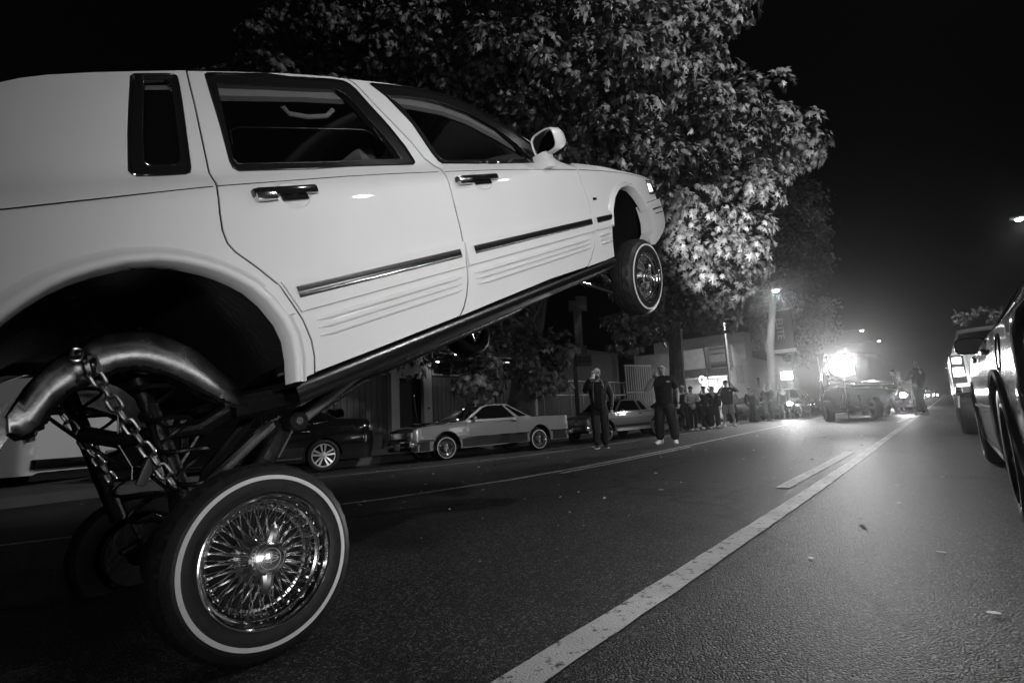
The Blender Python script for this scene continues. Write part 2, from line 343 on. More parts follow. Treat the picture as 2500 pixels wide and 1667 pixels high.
# measured outlines of the white car (metres, car frame) and leaf masses of the sycamore (x, y, z, radius)
D = {"pan": {"qwin_out": [[0.194, 1.476], [0.208, 1.487], [0.322, 1.503], [0.333, 1.496], [0.325, 1.461], [0.279, 1.312], [0.235, 1.172], [0.225, 1.156], [0.208, 1.15], [0.138, 1.147], [0.08, 1.148], [0.07, 1.155], [0.066, 1.167], [0.107, 1.275], [0.15, 1.378]],
 "qwin_in": [[0.229, 1.468], [0.297, 1.479], [0.302, 1.464], [0.256, 1.318], [0.222, 1.211], [0.203, 1.188], [0.13, 1.186], [0.121, 1.197], [0.151, 1.283]],
 "rwin_out": [[0.423, 1.512], [0.435, 1.521], [0.664, 1.549], [0.749, 1.547], [0.947, 1.561], [1.009, 1.56], [1.038, 1.548], [1.058, 1.523], [1.09, 1.443], [1.142, 1.335], [1.174, 1.254], [1.187, 1.188], [1.187, 1.17], [1.167, 1.158], [0.964, 1.159], [0.805, 1.158], [0.646, 1.152], [0.373, 1.154], [0.359, 1.166], [0.358, 1.189], [0.387, 1.328], [0.402, 1.415]],
 "rwin_in": [[0.452, 1.479], [0.641, 1.492], [0.729, 1.497], [0.953, 1.511], [0.991, 1.488], [1.017, 1.442], [1.039, 1.382], [1.087, 1.293], [1.118, 1.193], [0.672, 1.186], [0.389, 1.187], [0.381, 1.206], [0.42, 1.366]],
 "fwin_out": [[1.151, 1.56], [1.168, 1.568], [1.256, 1.571], [1.389, 1.573], [1.528, 1.567], [1.654, 1.555], [1.766, 1.527], [1.897, 1.466], [2.082, 1.369], [2.264, 1.264], [2.249, 1.188], [2.202, 1.145], [1.772, 1.149], [1.358, 1.16], [1.34, 1.173], [1.32, 1.217], [1.286, 1.361], [1.21, 1.502]],
 "fwin_in": [[1.236, 1.513], [1.362, 1.519], [1.483, 1.516], [1.594, 1.5], [1.778, 1.45], [1.958, 1.364], [2.09, 1.269], [2.162, 1.177], [1.396, 1.18], [1.374, 1.192], [1.358, 1.225], [1.327, 1.349], [1.281, 1.466]],
 "cshut": [[0.371, 1.522], [0.355, 1.461], [0.318, 1.311], [0.288, 1.19], [0.278, 1.152], [0.267, 1.107], [0.25, 1.072], [0.226, 1.002], [0.211, 0.948], [0.209, 0.909], [0.22, 0.879], [0.264, 0.821], [0.308, 0.753], [0.324, 0.699], [0.342, 0.631], [0.351, 0.561], [0.345, 0.51], [0.328, 0.454]],
 "bshut": [[1.043, 1.575], [1.075, 1.544], [1.141, 1.408], [1.224, 1.272], [1.258, 1.187], [1.277, 1.173], [1.295, 1.153], [1.31, 1.127], [1.285, 1.079], [1.25, 0.934], [1.228, 0.831], [1.206, 0.744], [1.185, 0.66], [1.166, 0.592], [1.138, 0.535], [1.101, 0.488], [1.061, 0.456]],
 "fshut": [[2.549, 1.071], [2.523, 0.972], [2.523, 0.864], [2.496, 0.77], [2.457, 0.66], [2.431, 0.563], [2.354, 0.495], [2.29, 0.457]],
 "roof": [[-0.114, 1.421], [-0.072, 1.438], [-0.009, 1.456], [0.104, 1.479], [0.232, 1.5], [0.371, 1.522], [0.581, 1.546], [0.755, 1.563], [0.951, 1.575], [1.043, 1.575], [1.257, 1.58], [1.433, 1.577], [1.621, 1.561], [1.769, 1.523], [1.89, 1.466], [2.076, 1.372], [2.257, 1.284]],
 "rarch": [[-0.275, 0.839], [-0.225, 0.863], [-0.176, 0.878], [-0.126, 0.888], [-0.057, 0.894], [0.013, 0.888], [0.065, 0.873], [0.118, 0.848], [0.153, 0.826], [0.187, 0.798], [0.22, 0.764], [0.25, 0.714], [0.275, 0.644], [0.283, 0.586], [0.274, 0.523], [0.254, 0.451]],
 "rlip": [[-0.314, 0.839], [-0.219, 0.881], [-0.118, 0.91], [-0.014, 0.915], [0.093, 0.89], [0.181, 0.841], [0.244, 0.774]],
 "farch": [[2.744, 0.654], [2.803, 0.759], [2.906, 0.843], [2.999, 0.885], [3.079, 0.908], [3.212, 0.92], [3.32, 0.898], [3.397, 0.836], [3.449, 0.764], [3.479, 0.711], [3.484, 0.609], [3.469, 0.545], [3.361, 0.49]],
 "pin": [[-0.241, 1.059], [-0.024, 1.073], [0.258, 1.092], [0.76, 1.108], [1.001, 1.11], [1.289, 1.108], [1.776, 1.101], [2.45, 1.074], [2.862, 1.053], [3.257, 1.024], [3.578, 0.991], [3.825, 0.972]],
 "hood": [[2.428, 1.174], [2.747, 1.135], [3.139, 1.055], [3.419, 1.021], [3.632, 0.998], [3.83, 0.975]],
 "sill": [[0.269, 0.452], [0.333, 0.454], [0.626, 0.454], [1.061, 0.456], [1.402, 0.46], [1.857, 0.468], [2.298, 0.465], [2.546, 0.453]],
 "rocklow": [[0.246, 0.389], [0.346, 0.387], [0.471, 0.384], [0.576, 0.388], [0.846, 0.365], [1.509, 0.391], [2.025, 0.422], [2.53, 0.386]],
 "moldq": [[0.237, 0.757], [0.303, 0.756], [0.329, 0.656], [0.28, 0.656]],
 "fendfront": [[3.841, 0.984], [3.877, 0.97], [3.914, 0.842], [3.938, 0.813], [3.474, 0.763]],
 "headlight": [[3.713, 0.971], [3.894, 0.968], [3.94, 0.847], [3.678, 0.844]],
 "bumper": [[3.502, 0.763], [3.705, 0.825], [3.938, 0.813], [3.659, 0.519], [3.517, 0.431], [3.473, 0.436], [3.621, 0.513], [3.668, 0.561], [3.667, 0.647], [3.607, 0.72]],
 "handleR": [[0.351, 1.059], [0.583, 1.055], [0.565, 1.026], [0.339, 1.022]],
 "handleF": [[1.33, 1.064], [1.647, 1.056], [1.618, 1.021], [1.318, 1.024]],
 "ribsR": [[0.388, 0.621], [0.393, 0.562], [1.132, 0.623], [1.113, 0.565]],
 "ribsF": [[1.229, 0.63], [1.211, 0.57], [2.397, 0.607], [2.374, 0.542]],
 "chromeR": [[0.563, 0.732], [0.353, 0.732], [0.355, 0.7], [1.165, 0.739], [1.152, 0.706]],
 "chromeF": [[1.258, 0.736], [1.25, 0.704], [2.455, 0.73], [2.442, 0.698]],
 "chromeD": [[2.527, 0.735], [2.516, 0.7], [2.77, 0.729], [2.751, 0.701]]}, "rail_top": [[-0.331, -0.55, 0.635], [-0.263, -0.55, 0.701], [-0.2, -0.55, 0.745], [-0.104, -0.55, 0.773], [-0.068, -0.55, 0.787], [-0.003, -0.55, 0.782], [0.076, -0.55, 0.753], [0.166, -0.55, 0.666], [0.211, -0.55, 0.574], [0.241, -0.55, 0.508], [0.257, -0.55, 0.416]],
 "rail_bot": [[-0.343, -0.55, 0.59], [-0.328, -0.55, 0.564], [-0.293, -0.55, 0.571], [-0.248, -0.55, 0.613], [-0.208, -0.55, 0.646], [-0.168, -0.55, 0.655], [-0.104, -0.55, 0.671], [-0.05, -0.55, 0.675], [-0.003, -0.55, 0.661], [0.053, -0.55, 0.625], [0.115, -0.55, 0.557], [0.156, -0.55, 0.5], [0.214, -0.55, 0.437]],
 "chain1": [[-0.149, -0.62, 0.73], [-0.134, -0.62, 0.667], [-0.116, -0.62, 0.533], [-0.093, -0.62, 0.399], [-0.07, -0.62, 0.278]],
 "chain2": [[-0.11, 0.15, 0.605], [-0.081, 0.15, 0.443], [-0.052, 0.15, 0.283]],
 "block": [[-0.138, -0.62, 0.727], [-0.116, -0.62, 0.726], [-0.116, -0.62, 0.673], [-0.142, -0.62, 0.673]],
 "bar1": [[0.126, -0.15, 0.465], [-0.046, -0.15, 0.27]],
 "bar2": [[0.232, 0.05, 0.434], [0.19, 0.05, 0.32]],
 "tube": [[0.577, -0.6, 0.342], [0.396, -0.6, 0.297]],
 "node": [0.36, -0.62, 0.301],
 "arm": [[0.287, -0.6, 0.329], [0.145, -0.6, 0.279]],
 "brk": [[0.356, -0.6, 0.282], [0.261, -0.6, 0.205]],
 "innerf": [[-0.254, -0.4, 0.88], [-0.132, -0.4, 0.918], [-0.004, -0.4, 0.873], [0.157, -0.4, 0.861], [0.194, -0.4, 0.821], [0.243, -0.4, 0.733], [0.29, -0.4, 0.629]],
 "car": {"o": [-2.4582, 0.7075, 0.1923],
 "A": [-0.01951, 0.92872, 0.37026],
 "L": [-0.99801, 0.00409, -0.06285],
 "U": [-0.05989, -0.37075, 0.9268]}, "rw": {"c": [-0.0, -0.895, 0.0],
 "n": [-0.0101, -0.9977, 0.0677]}, "fw": {"c": [2.9672, -1.0002, 0.2371],
 "n": [-0.0638, -0.9844, -0.1637]}, "wup": [0.3703, -0.0629, 0.9268],
 "blobs": [[-4.34, 11.26, 5.57, 0.88], [-3.6, 12.52, 5.72, 1.01], [-4.03, 11.72, 4.59, 1.07], [-3.59, 13.4, 4.66, 0.74], [-4.73, 11.86, 4.18, 0.81], [-4.35, 12.92, 3.76, 0.84], [-3.83, 13.97, 4.05, 0.66], [-2.78, 13.49, 7.75, 0.95], [-2.27, 14.0, 7.35, 0.63], [-3.27, 12.55, 7.01, 1.11], [-3.01, 13.51, 6.61, 0.74], [-3.67, 11.5, 7.28, 0.97], [-4.45, 10.45, 5.85, 0.75], [-4.74, 11.07, 4.82, 0.68], [-3.65, 12.26, 10.33, 1.05], [-4.15, 10.72, 9.25, 1.26], [-5.19, 10.34, 10.06, 1.52], [-4.02, 11.07, 7.98, 0.97], [-4.7, 9.88, 7.72, 1.21], [-6.32, 9.45, 9.73, 1.52], [-7.63, 8.83, 10.69, 1.47], [-9.18, 8.11, 11.05, 1.42], [-5.88, 9.61, 7.42, 1.17], [-7.17, 8.95, 8.57, 1.32], [-8.6, 8.25, 9.39, 1.26], [-10.08, 7.44, 10.56, 1.31], [-11.41, 6.79, 11.55, 1.25], [-13.05, 6.08, 11.44, 1.06], [-6.97, 9.4, 7.15, 1.01], [-5.27, 10.32, 6.41, 1.07], [-9.31, 7.58, 13.23, 1.75], [-6.94, 9.0, 12.85, 1.9], [-4.76, 10.3, 12.16, 1.72], [-3.42, 12.13, 11.99, 1.37], [-11.43, 6.42, 13.36, 1.59], [-13.54, 6.34, 10.0, 1.44], [-11.98, 7.39, 9.38, 1.41], [-9.9, 8.64, 8.52, 1.36], [-9.13, 9.43, 7.79, 1.25], [-14.77, 5.71, 9.22, 1.22], [-9.93, 10.45, 2.45, 0.65], [-10.96, 10.15, 2.92, 0.73], [-9.3, 10.85, 3.12, 0.71], [-8.7, 11.66, 1.56, 0.47], [-8.31, 11.81, 2.47, 0.41], [-10.3, 7.96, 2.03, 0.27], [-9.92, 10.22, 1.63, 0.46], [-8.96, 11.3, 2.28, 0.47], [-7.09, 14.05, 3.11, 0.57], [-6.02, 12.84, 3.75, 0.79], [-5.28, 13.52, 3.47, 0.57], [-4.62, 14.13, 3.21, 0.45]]}

# ------------------------------------------------------------------ the street
X0, SLOPE, KERB = -.7, .034, -10.3
def gz(x): return SLOPE * min(0.0, max(x, KERB) - X0)
def asphalt():
    m = bpy.data.materials.new('asphalt'); m.use_nodes = True; n = m.node_tree.nodes; l = m.node_tree.links
    b = n['Principled BSDF']; tc = n.new('ShaderNodeTexCoord')
    big = n.new('ShaderNodeTexNoise'); big.inputs['Scale'].default_value = .55; big.inputs['Detail'].default_value = 5
    fine = n.new('ShaderNodeTexNoise'); fine.inputs['Scale'].default_value = 190; fine.inputs['Detail'].default_value = 3
    vor = n.new('ShaderNodeTexVoronoi'); vor.inputs['Scale'].default_value = 165
    st = n.new('ShaderNodeMapping'); st.inputs['Scale'].default_value = (1.0, .12, 1.0)
    l.new(tc.outputs['Object'], st.inputs[0]); l.new(st.outputs[0], big.inputs['Vector'])
    for t in (fine, vor): l.new(tc.outputs['Object'], t.inputs['Vector'])
    r1 = n.new('ShaderNodeMapRange'); l.new(big.outputs[0], r1.inputs[0]); r1.inputs[1].default_value = .3; r1.inputs[2].default_value = .7; r1.inputs[3].default_value = .016; r1.inputs[4].default_value = .032
    r2 = n.new('ShaderNodeMapRange'); l.new(vor.outputs['Color'], r2.inputs[0]); r2.inputs[3].default_value = .5; r2.inputs[4].default_value = 1.3
    sp_ = n.new('ShaderNodeMapRange'); l.new(vor.outputs['Color'], sp_.inputs[0]); sp_.inputs[1].default_value = .66; sp_.inputs[2].default_value = .98; sp_.inputs[3].default_value = 0; sp_.inputs[4].default_value = 7.0  # pale stone specks, brightened to put the road's sparkle into the colour
    sd_ = n.new('ShaderNodeMath'); sd_.operation = 'ADD'
    mu = n.new('ShaderNodeMath'); mu.operation = 'MULTIPLY'; l.new(r1.outputs[0], mu.inputs[0]); l.new(r2.outputs[0], sd_.inputs[0]); l.new(sp_.outputs[0], sd_.inputs[1]); l.new(sd_.outputs[0], mu.inputs[1])
    # sealed cracks and oil patches
    ck = n.new('ShaderNodeTexVoronoi'); ck.feature = 'DISTANCE_TO_EDGE'; ck.inputs['Scale'].default_value = .32
    wv = n.new('ShaderNodeTexNoise'); wv.inputs['Scale'].default_value = 1.6; wv.inputs['Detail'].default_value = 6
    vm = n.new('ShaderNodeVectorMath'); vm.operation = 'MULTIPLY_ADD'; vm.inputs[1].default_value = (.9, .9, .9)
    l.new(tc.outputs['Object'], wv.inputs['Vector']); l.new(wv.outputs['Color'], vm.inputs[0]); l.new(tc.outputs['Object'], vm.inputs[2]); l.new(vm.outputs[0], ck.inputs['Vector'])
    cr_ = n.new('ShaderNodeMapRange'); l.new(ck.outputs['Distance'], cr_.inputs[0]); cr_.inputs[1].default_value = .003; cr_.inputs[2].default_value = .012; cr_.inputs[3].default_value = .35; cr_.inputs[4].default_value = 1
    oil = n.new('ShaderNodeTexNoise'); oil.inputs['Scale'].default_value = .9; oil.inputs['Detail'].default_value = 3; l.new(tc.outputs['Object'], oil.inputs['Vector'])
    orr = n.new('ShaderNodeMapRange'); l.new(oil.outputs[0], orr.inputs[0]); orr.inputs[1].default_value = .56; orr.inputs[2].default_value = .68; orr.inputs[3].default_value = 1; orr.inputs[4].default_value = .5
    m2 = n.new('ShaderNodeMath'); m2.operation = 'MULTIPLY'; l.new(mu.outputs[0], m2.inputs[0]); l.new(cr_.outputs[0], m2.inputs[1])
    m3 = n.new('ShaderNodeMath'); m3.operation = 'MULTIPLY'; l.new(m2.outputs[0], m3.inputs[0]); l.new(orr.outputs[0], m3.inputs[1])
    l.new(m3.outputs[0], b.inputs['Base Color'])
    b.inputs['Roughness'].default_value = .58; b.inputs['Specular IOR Level'].default_value = .24
    ad = n.new('ShaderNodeMath'); ad.operation = 'MULTIPLY_ADD'; l.new(vor.outputs['Distance'], ad.inputs[0]); ad.inputs[1].default_value = -1.2; l.new(fine.outputs[0], ad.inputs[2])
    bp = n.new('ShaderNodeBump'); bp.inputs['Strength'].default_value = .9; bp.inputs['Distance'].default_value = .004
    l.new(ad.outputs[0], bp.inputs['Height']); l.new(bp.outputs[0], b.inputs['Normal'])
    return m
ASPH = asphalt()
PAINT = worn_paint('road_paint', .60, .43, 22)
PAINTD = worn_paint('worn_road_paint', .58, .46, 18)
CONC = mat('concrete', .07, .8, noise_amt=.25, noise_scale=3, bump=.2, bump_scale=40)
ys = [-80, -20, -5, 0, 5, 10, 20, 40, 80, 160, 320, 900]
mb = MB(); mb.strip([[(x, y, gz(x)) for y in ys] for x in (KERB, -7, -4, X0, 4, 9.0)])
road = struct(mb.obj('road', ASPH, smooth=False))
# terrain sheet that carries everything beyond the kerbs
mb = MB(); mb.box((-160, 400, gz(KERB) - .35), (600 - .0, 1100, .4)); 
mb = MB(); mb.strip([[(x, y, gz(KERB) - .06) for y in (-150, 0, 900)] for x in (-400, KERB - 2.6)]); struct(mb.obj('ground', CONC, smooth=False))
mb = MB(); mb.strip([[(x, y, -.06) for y in (-150, 0, 900)] for x in (9.3, 400)]); struct(mb.obj('ground', CONC, smooth=False))
for nm, x0, x1, z in (('sidewalk', KERB - .16, KERB - 3.4, gz(KERB) + .14), ('sidewalk', 9.16, 12.5, .14)):
    mb = MB(); mb.box(((x0 + x1) / 2, 400, z - .15), (abs(x1 - x0), 960, .30)); struct(mb.obj(nm, CONC, smooth=False))
for x, z in ((KERB - .075, gz(KERB)), (9.075, 0)):
    mb = MB(); mb.box((x, 400, z - .08), (.15, 960, .46)); struct(mb.obj('kerb', CONC, smooth=False))
def paint_line(pts, w, m, name='lane_line', lift=.004):
    rows = []
    q = []
    for i in range(len(pts) - 1):
        a, b = pts[i], pts[i + 1]; k = max(1, int(math.dist(a, b) / .12)) if a[1] < 12 else (max(1, int(math.dist(a, b) / 1.5)) if a[1] < 40 else 2)
        q += [(a[0] + (b[0] - a[0]) * j / k, a[1] + (b[1] - a[1]) * j / k) for j in range(k)]
    q.append(pts[-1]); random.seed(int(w * 1000))
    for x, y in q:
        j = random.uniform(-.003, .003); j2 = random.uniform(-.003, .003)
        rows.append([(x - w / 2 + j, y, gz(x - w / 2) + lift), (x + w / 2 + j2, y, gz(x + w / 2) + lift)])
    return struct(MB().strip(rows).obj(name, m, smooth=False))
paint_line([(-.872, -6), (-.868, .9), (-.845, 2.0), (-.815, 4.2), (-.80, 6.5), (-.80, 60), (-.80, 500)], .105, PAINT)
for y0, y1 in ((4.28, 7.5), (16.2, 19.4), (28.5, 31.7), (41, 44), (53, 56)):
    paint_line([(-1.035, y0), (-.985, y1)], .105, PAINT)
L2 = [(-6.6, -1.6), (-5.60, .6), (-4.85, 1.9), (-4.33, 3.07), (-3.98, 4.6), (-3.87, 5.8), (-3.86, 8), (-3.92, 10.2), (-4.12, 16), (-4.42, 26), (-4.5, 60), (-4.5, 400)]
paint_line(L2, .10, PAINTD)
paint_line([(-3.72, 5.2), (-3.68, 6.5), (-3.69, 8.4), (-3.72, 9.4)], .09, PAINTD)
paint_line([(-14, -.2), (-11.8, 1.5), (-9.9, 3.0), (-8.24, 4.6), (-7.3, 6.4), (-6.8, 8.2), (-6.56, 9.8), (-6.42, 14), (-6.35, 20), (-6.3, 40), (-6.3, 300)], .08, PAINTD)
# scraps and leaves lying about
random.seed(11); mb = MB(); mb2 = MB()
for k in range(420):
    y = 1.5 + 22 * random.random() ** 1.4; x = random.uniform(-9.6, 1.0); s = random.uniform(.008, .030)
    if x > -2.6 and x < .2 and y < 3: s *= .4
    a = random.uniform(0, tau); z = gz(x) + .006
    c = [(x + s * cos(a + q) * random.uniform(.5, 1), y + s * sin(a + q) * random.uniform(.5, 1), z + random.uniform(0, s * .7)) for q in (0, 1.5, 3.1, 4.6)]
    (mb if k % 3 else mb2).add(c, [(0, 1, 2), (0, 2, 3)])
stuff(mb.obj('litter', mat('paper_scraps', .7, .7), smooth=False)); stuff(mb2.obj('litter', mat('dry_leaf_scraps', .3, .8), smooth=False))
LEAFOUT = [(0, -.5), (.06, -.26), (.34, -.40), (.22, -.16), (.60, -.04), (.22, .02), (.42, .36), (.11, .16), (0, .66), (-.11, .16), (-.42, .36), (-.22, .02), (-.60, -.04), (-.22, -.16), (-.34, -.40), (-.06, -.26)]
DRYLEAF = mat('dry_leaf', .55, .7, noise_amt=.3, noise_scale=30)
for (x, y, s, a), lb in zip(((-.50, 2.39, .055, .3), (-.10, 2.72, .06, 1.2), (-.30, 3.85, .05, 2.2), (-.36, 4.6, .045, 4), (.02, 2.05, .055, 5), (-1.25, 5.6, .05, 2.6)),
                         ('small pale dry leaf curled on the asphalt right of the long white line', 'pale dry leaf on the asphalt toward the dark car at right', 'dry leaf beside the white line where the short dash begins', 'farther dry leaf right of the start of the double line', 'pale leaf nearest the wheel of the dark car at right', 'dry leaf on the asphalt left of the short white dash')):
    s *= .62
    ring = [(.34 * s * cos(tau * k / 16) * (1 + .18 * sin(3 * k)), .5 * s * sin(tau * k / 16), .04 * s * abs(cos(tau * k / 16)) ** 1.5) for k in range(16)]
    mb = MB(); mb.add([(0, 0, 0)] + ring, [(0, i + 1, (i + 1) % 16 + 1) for i in range(16)])
    o = mb.obj('fallen_leaf', DRYLEAF); o.matrix_world = T(x, y, gz(x) + .003, a); tag(o, lb, 'leaf', 'dry leaves on the road')

# ------------------------------------------------------------------ trees
LEAFM = None
def leaf_mat(name, lo, hi):
    m = bpy.data.materials.new(name); m.use_nodes = True; n = m.node_tree.nodes; l = m.node_tree.links
    b = n['Principled BSDF']; b.inputs['Roughness'].default_value = .5
    ge = n.new('ShaderNodeNewGeometry'); mr = n.new('ShaderNodeMapRange'); l.new(ge.outputs['Random Per Island'], mr.inputs[0])
    mr.inputs[3].default_value = lo; mr.inputs[4].default_value = hi; l.new(mr.outputs[0], b.inputs['Base Color'])
    tr = n.new('ShaderNodeBsdfTranslucent'); l.new(mr.outputs[0], tr.inputs[0])
    mx = n.new('ShaderNodeMixShader'); mx.inputs[0].default_value = .14
    l.new(b.outputs[0], mx.inputs[1]); l.new(tr.outputs[0], mx.inputs[2]); l.new(mx.outputs[0], n['Material Output'].inputs[0])
    return m
LEAFM = leaf_mat('sycamore_leaf', .05, .20)
BARK = mat('sycamore_bark', .085, .85, noise_amt=.55, noise_scale=5, bump=.8, bump_scale=12)
BARKD = mat('dark_bark', .07, .9, noise_amt=.4, noise_scale=6, bump=.8, bump_scale=14)
def leaf_verts(c, nrm, tip, s):
    """16-point lobed leaf, slightly folded along its midrib"""
    n = nrm.normalized(); t = (tip - n * tip.dot(n))
    if t.length < 1e-4: t = n.orthogonal()
    t.normalize(); b = n.cross(t)
    vs = [c]
    for x, y in LEAFOUT:
        vs.append(c + b * (x * s) + t * ((y + .5) * s) + n * (-abs(x) * s * .35))
    return vs
LF = [(0, i + 1, (i + 1) % 16 + 1) for i in range(16)]
LEAFS = [(0, -.5), (.42, -.12), (.18, .0), (.34, .34), (0, .55), (-.34, .34), (-.18, 0), (-.42, -.12)]
def crown(blobs, per_m2, size, name, material, parent, seed, near=None, lite=False, spray=16, spread=.26, shingle=False):
    rnd = random.Random(seed); V = []; F = []; leaves = []
    camp = Vector((0, 0, CAM_Z))
    for (x, y, z, r) in blobs:
        C0 = Vector((x, y, z))
        if shingle:     # overlapping leaves laid over many small domed clusters, ragged at the edge
            tocam = (camp - C0).normalized(); k = int(24 * r * r) + 4; tries = 0
            while k > 0 and tries < 400:
                tries += 1
                d = Vector((rnd.gauss(0, 1), rnd.gauss(0, 1), rnd.gauss(0, 1))).normalized()
                if d.dot(tocam) < -.35: continue
                k -= 1
                p = C0 + d * r * rnd.choice((.55, .8, .95, 1.0, 1.12, 1.3)); cr_ = rnd.uniform(.22, .42)
                for _ in range(int(26 * (cr_ / .32) ** 2)):
                    e = (Vector((rnd.gauss(0, 1), rnd.gauss(0, 1), rnd.gauss(.25, .8))) + d * .5).normalized()
                    q = p + Vector((e.x * cr_ * 1.15, e.y * cr_ * 1.15, e.z * cr_ * .62)) * rnd.uniform(.75, 1.1)
                    nn = e * .9 + d * .35 + Vector((rnd.gauss(0, .28), rnd.gauss(0, .28), rnd.gauss(.25, .28)))
                    tp = e + Vector((rnd.gauss(0, .3), rnd.gauss(0, .3), -.75 + rnd.gauss(0, .3)))
                    leaves.append((q, nn, tp, size * rnd.uniform(.6, 1.2)))
            continue
        nsp = max(3, int(per_m2 * r * r * 3.14 / spray))
        for _ in range(nsp):
            d = Vector((rnd.gauss(0, 1), rnd.gauss(0, 1), rnd.gauss(0, 1))).normalized()
            rr = r * (rnd.random() ** .38) * rnd.uniform(.85, 1.12)
            p = C0 + d * rr; out = (d + Vector((0, 0, -.55))).normalized()
            for k in range(spray):
                q = p + Vector((rnd.gauss(0, 1), rnd.gauss(0, 1), rnd.gauss(0, .75))) * spread * min(1, r * 1.2) + Vector((0, 0, -.08 * rnd.random()))
                nn = (Vector((rnd.gauss(0, .7), rnd.gauss(0, .7), rnd.gauss(.45, .5))) + d * .7)
                tp = out + Vector((rnd.gauss(0, .5), rnd.gauss(0, .5), rnd.gauss(-.25, .4)))
                leaves.append((q, nn, tp, size * rnd.uniform(.5, 1.25)))
    near_l = []
    if near:
        leaves.sort(key=lambda t: near(t[0])); near_l = leaves[:280]; leaves = leaves[280:]
    out_ = LEAFS if lite else LEAFOUT; n1 = len(out_)
    fl = [(0, i + 1, (i + 1) % n1 + 1) for i in range(n1)]
    for q, nn, tp, s in leaves:
        n = nn.normalized(); t = tp - n * tp.dot(n); t.normalize(); b = n.cross(t); o = len(V)
        V.append(q)
        for a_, c_ in out_: V.append(q + b * (a_ * s) + t * ((c_ + .5) * s) - n * (abs(a_) * s * .35))
        F += [(o + f[0], o + f[1], o + f[2]) for f in fl]
    me = bpy.data.meshes.new(name); me.from_pydata(V, [], F); me.materials.append(material); me.update()
    o = link(name, me, parent); stuff(o)
    if near_l:
        lm = MB(); lm.add([(0, 0, 0)] + [(x, y + .5, -abs(x) * .35) for x, y in LEAFOUT], LF); lme = lm.mesh('leaf', material, False)
        for q, nn, tp, s in near_l:
            n = nn.normalized(); t = (tp - n * tp.dot(n)).normalized(); b = t.cross(n)
            link('leaf', lme, parent, frame(q, b, t, n) @ Matrix.Scale(s, 4))
    return o
syc = thing('sycamore_tree', 'huge spreading street tree with lobed leaves filling the sky behind the white car', 'tree')
tk = [(-10.9, 12.9, -.3), (-10.75, 12.9, .5), (-10.55, 12.95, 1.5), (-10.5, 13.0, 2.3), (-10.3, 13.3, 3.1)]
mb = MB(); mb.tube(tk, [.62, .50, .43, .42, .36], 18); mb.obj('trunk', BARK, syc)
for pts, rs in (([(-10.5, 12.9, 2.2), (-10.35, 12.8, 2.9), (-9.96, 12.7, 3.8), (-9.36, 12.55, 4.33), (-8.5, 12.5, 4.55), (-7.3, 12.2, 4.9), (-5.8, 11.9, 5.8), (-4.6, 11.6, 7.0)], [.33, .29, .24, .20, .17, .14, .10, .05]),
                ([(-10.4, 13.1, 2.6), (-10.8, 12.6, 4.0), (-10.6, 11.9, 5.8), (-9.8, 11.2, 8.0), (-9.0, 10.6, 10)], [.32, .28, .24, .18, .08]),
                ([(-10.3, 13.3, 3.0), (-9.6, 13.0, 4.8), (-8.4, 12.4, 6.6), (-7.0, 11.8, 8.6), (-6, 11.4, 10.5)], [.30, .24, .2, .14, .06]),
                ([(-8.5, 12.5, 4.5), (-7.2, 13.6, 5.0), (-6.2, 14.4, 4.9), (-5.0, 14.4, 4.6)], [.13, .11, .08, .04]),
                ([(-10.7, 12.4, 4.4), (-11.6, 11.0, 6.0), (-12.2, 9.6, 7.4), (-12.6, 8.6, 9)], [.22, .17, .12, .05]),
                ([(-7.3, 12.2, 4.9), (-6.4, 12.6, 6.2), (-4.6, 12.2, 7.4), (-3.0, 11.9, 7.6)], [.15, .11, .08, .03])):
    mb = MB(); mb.tube(pts, rs, 10); mb.obj('branch', BARK, syc)
BC = (-3.9, 11.9, 5.0)
crown(D['blobs'], 0, .185, 'crown', LEAFM, syc, 5, shingle=True, near=lambda p: (p - Vector(BC)).length + .25 * p.length)

def small_tree(name, label, blobs, trunk, rs, leafm, per, size, seed, barkm=BARKD, lite=True, spray=14, spread=.3, group=None):
    t = thing(name, label, 'tree', None, group)
    mb = MB(); mb.tube(trunk, rs, 10); mb.obj('trunk', barkm, t)
    crown(blobs, per, size, 'crown', leafm, t, seed, lite=lite, spray=spray, spread=spread)
    return t
NEEDLE = leaf_mat('fine_foliage', .05, .11)
PALELEAF = leaf_mat('pale_leaf', .18, .40)
# ------------------------------------------------------------------ shop front on the left
GZL = gz(KERB) + .14
STUC = mat('pale_stucco', .42, .85, noise_amt=.12, noise_scale=9, bump=.3, bump_scale=60)
SIDING = mat('grooved_plywood', .075, .75, noise_amt=.3, noise_scale=4, bump=.15, bump_scale=30)
DARKW = mat('dark_wall_paint', .05, .8, noise_amt=.3, noise_scale=4)
TRIMW = mat('pale_timber_trim', .30, .7, noise_amt=.15, noise_scale=12)
FX = -13.7
b = thing('shop_building', 'low shop with grooved siding, a pale doorway surround and lights under its eaves', 'building')
mb = MB(); mb.box((FX - 4.05, 12.2, 1.6), (8, 11.4, 3.9)); mb.obj('wall', DARKW, b, smooth=False)
def boards(y0, y1, z0, z1, m, nm='board', w=.20):
    n = max(1, int((y1 - y0) / w)); me = {}
    wd = (y1 - y0) / n; random.seed(int(y0 * 10))
    base = MB(); base.rbox((0, 0, 0), (.03, wd - .012, z1 - z0), .004, seg=1); me = base.mesh('board', m, False)
    for k in range(n):
        link('board', me, b, Matrix.Translation((FX - .03 + random.uniform(0, .004), y0 + wd * (k + .5), (z0 + z1) / 2)))
boards(6.3, 9.88, GZL, 2.12, SIDING)
boards(11.58, 14.4, GZL, 2.12, SIDING)
boards(15.1, 17.2, GZL, 2.05, SIDING)
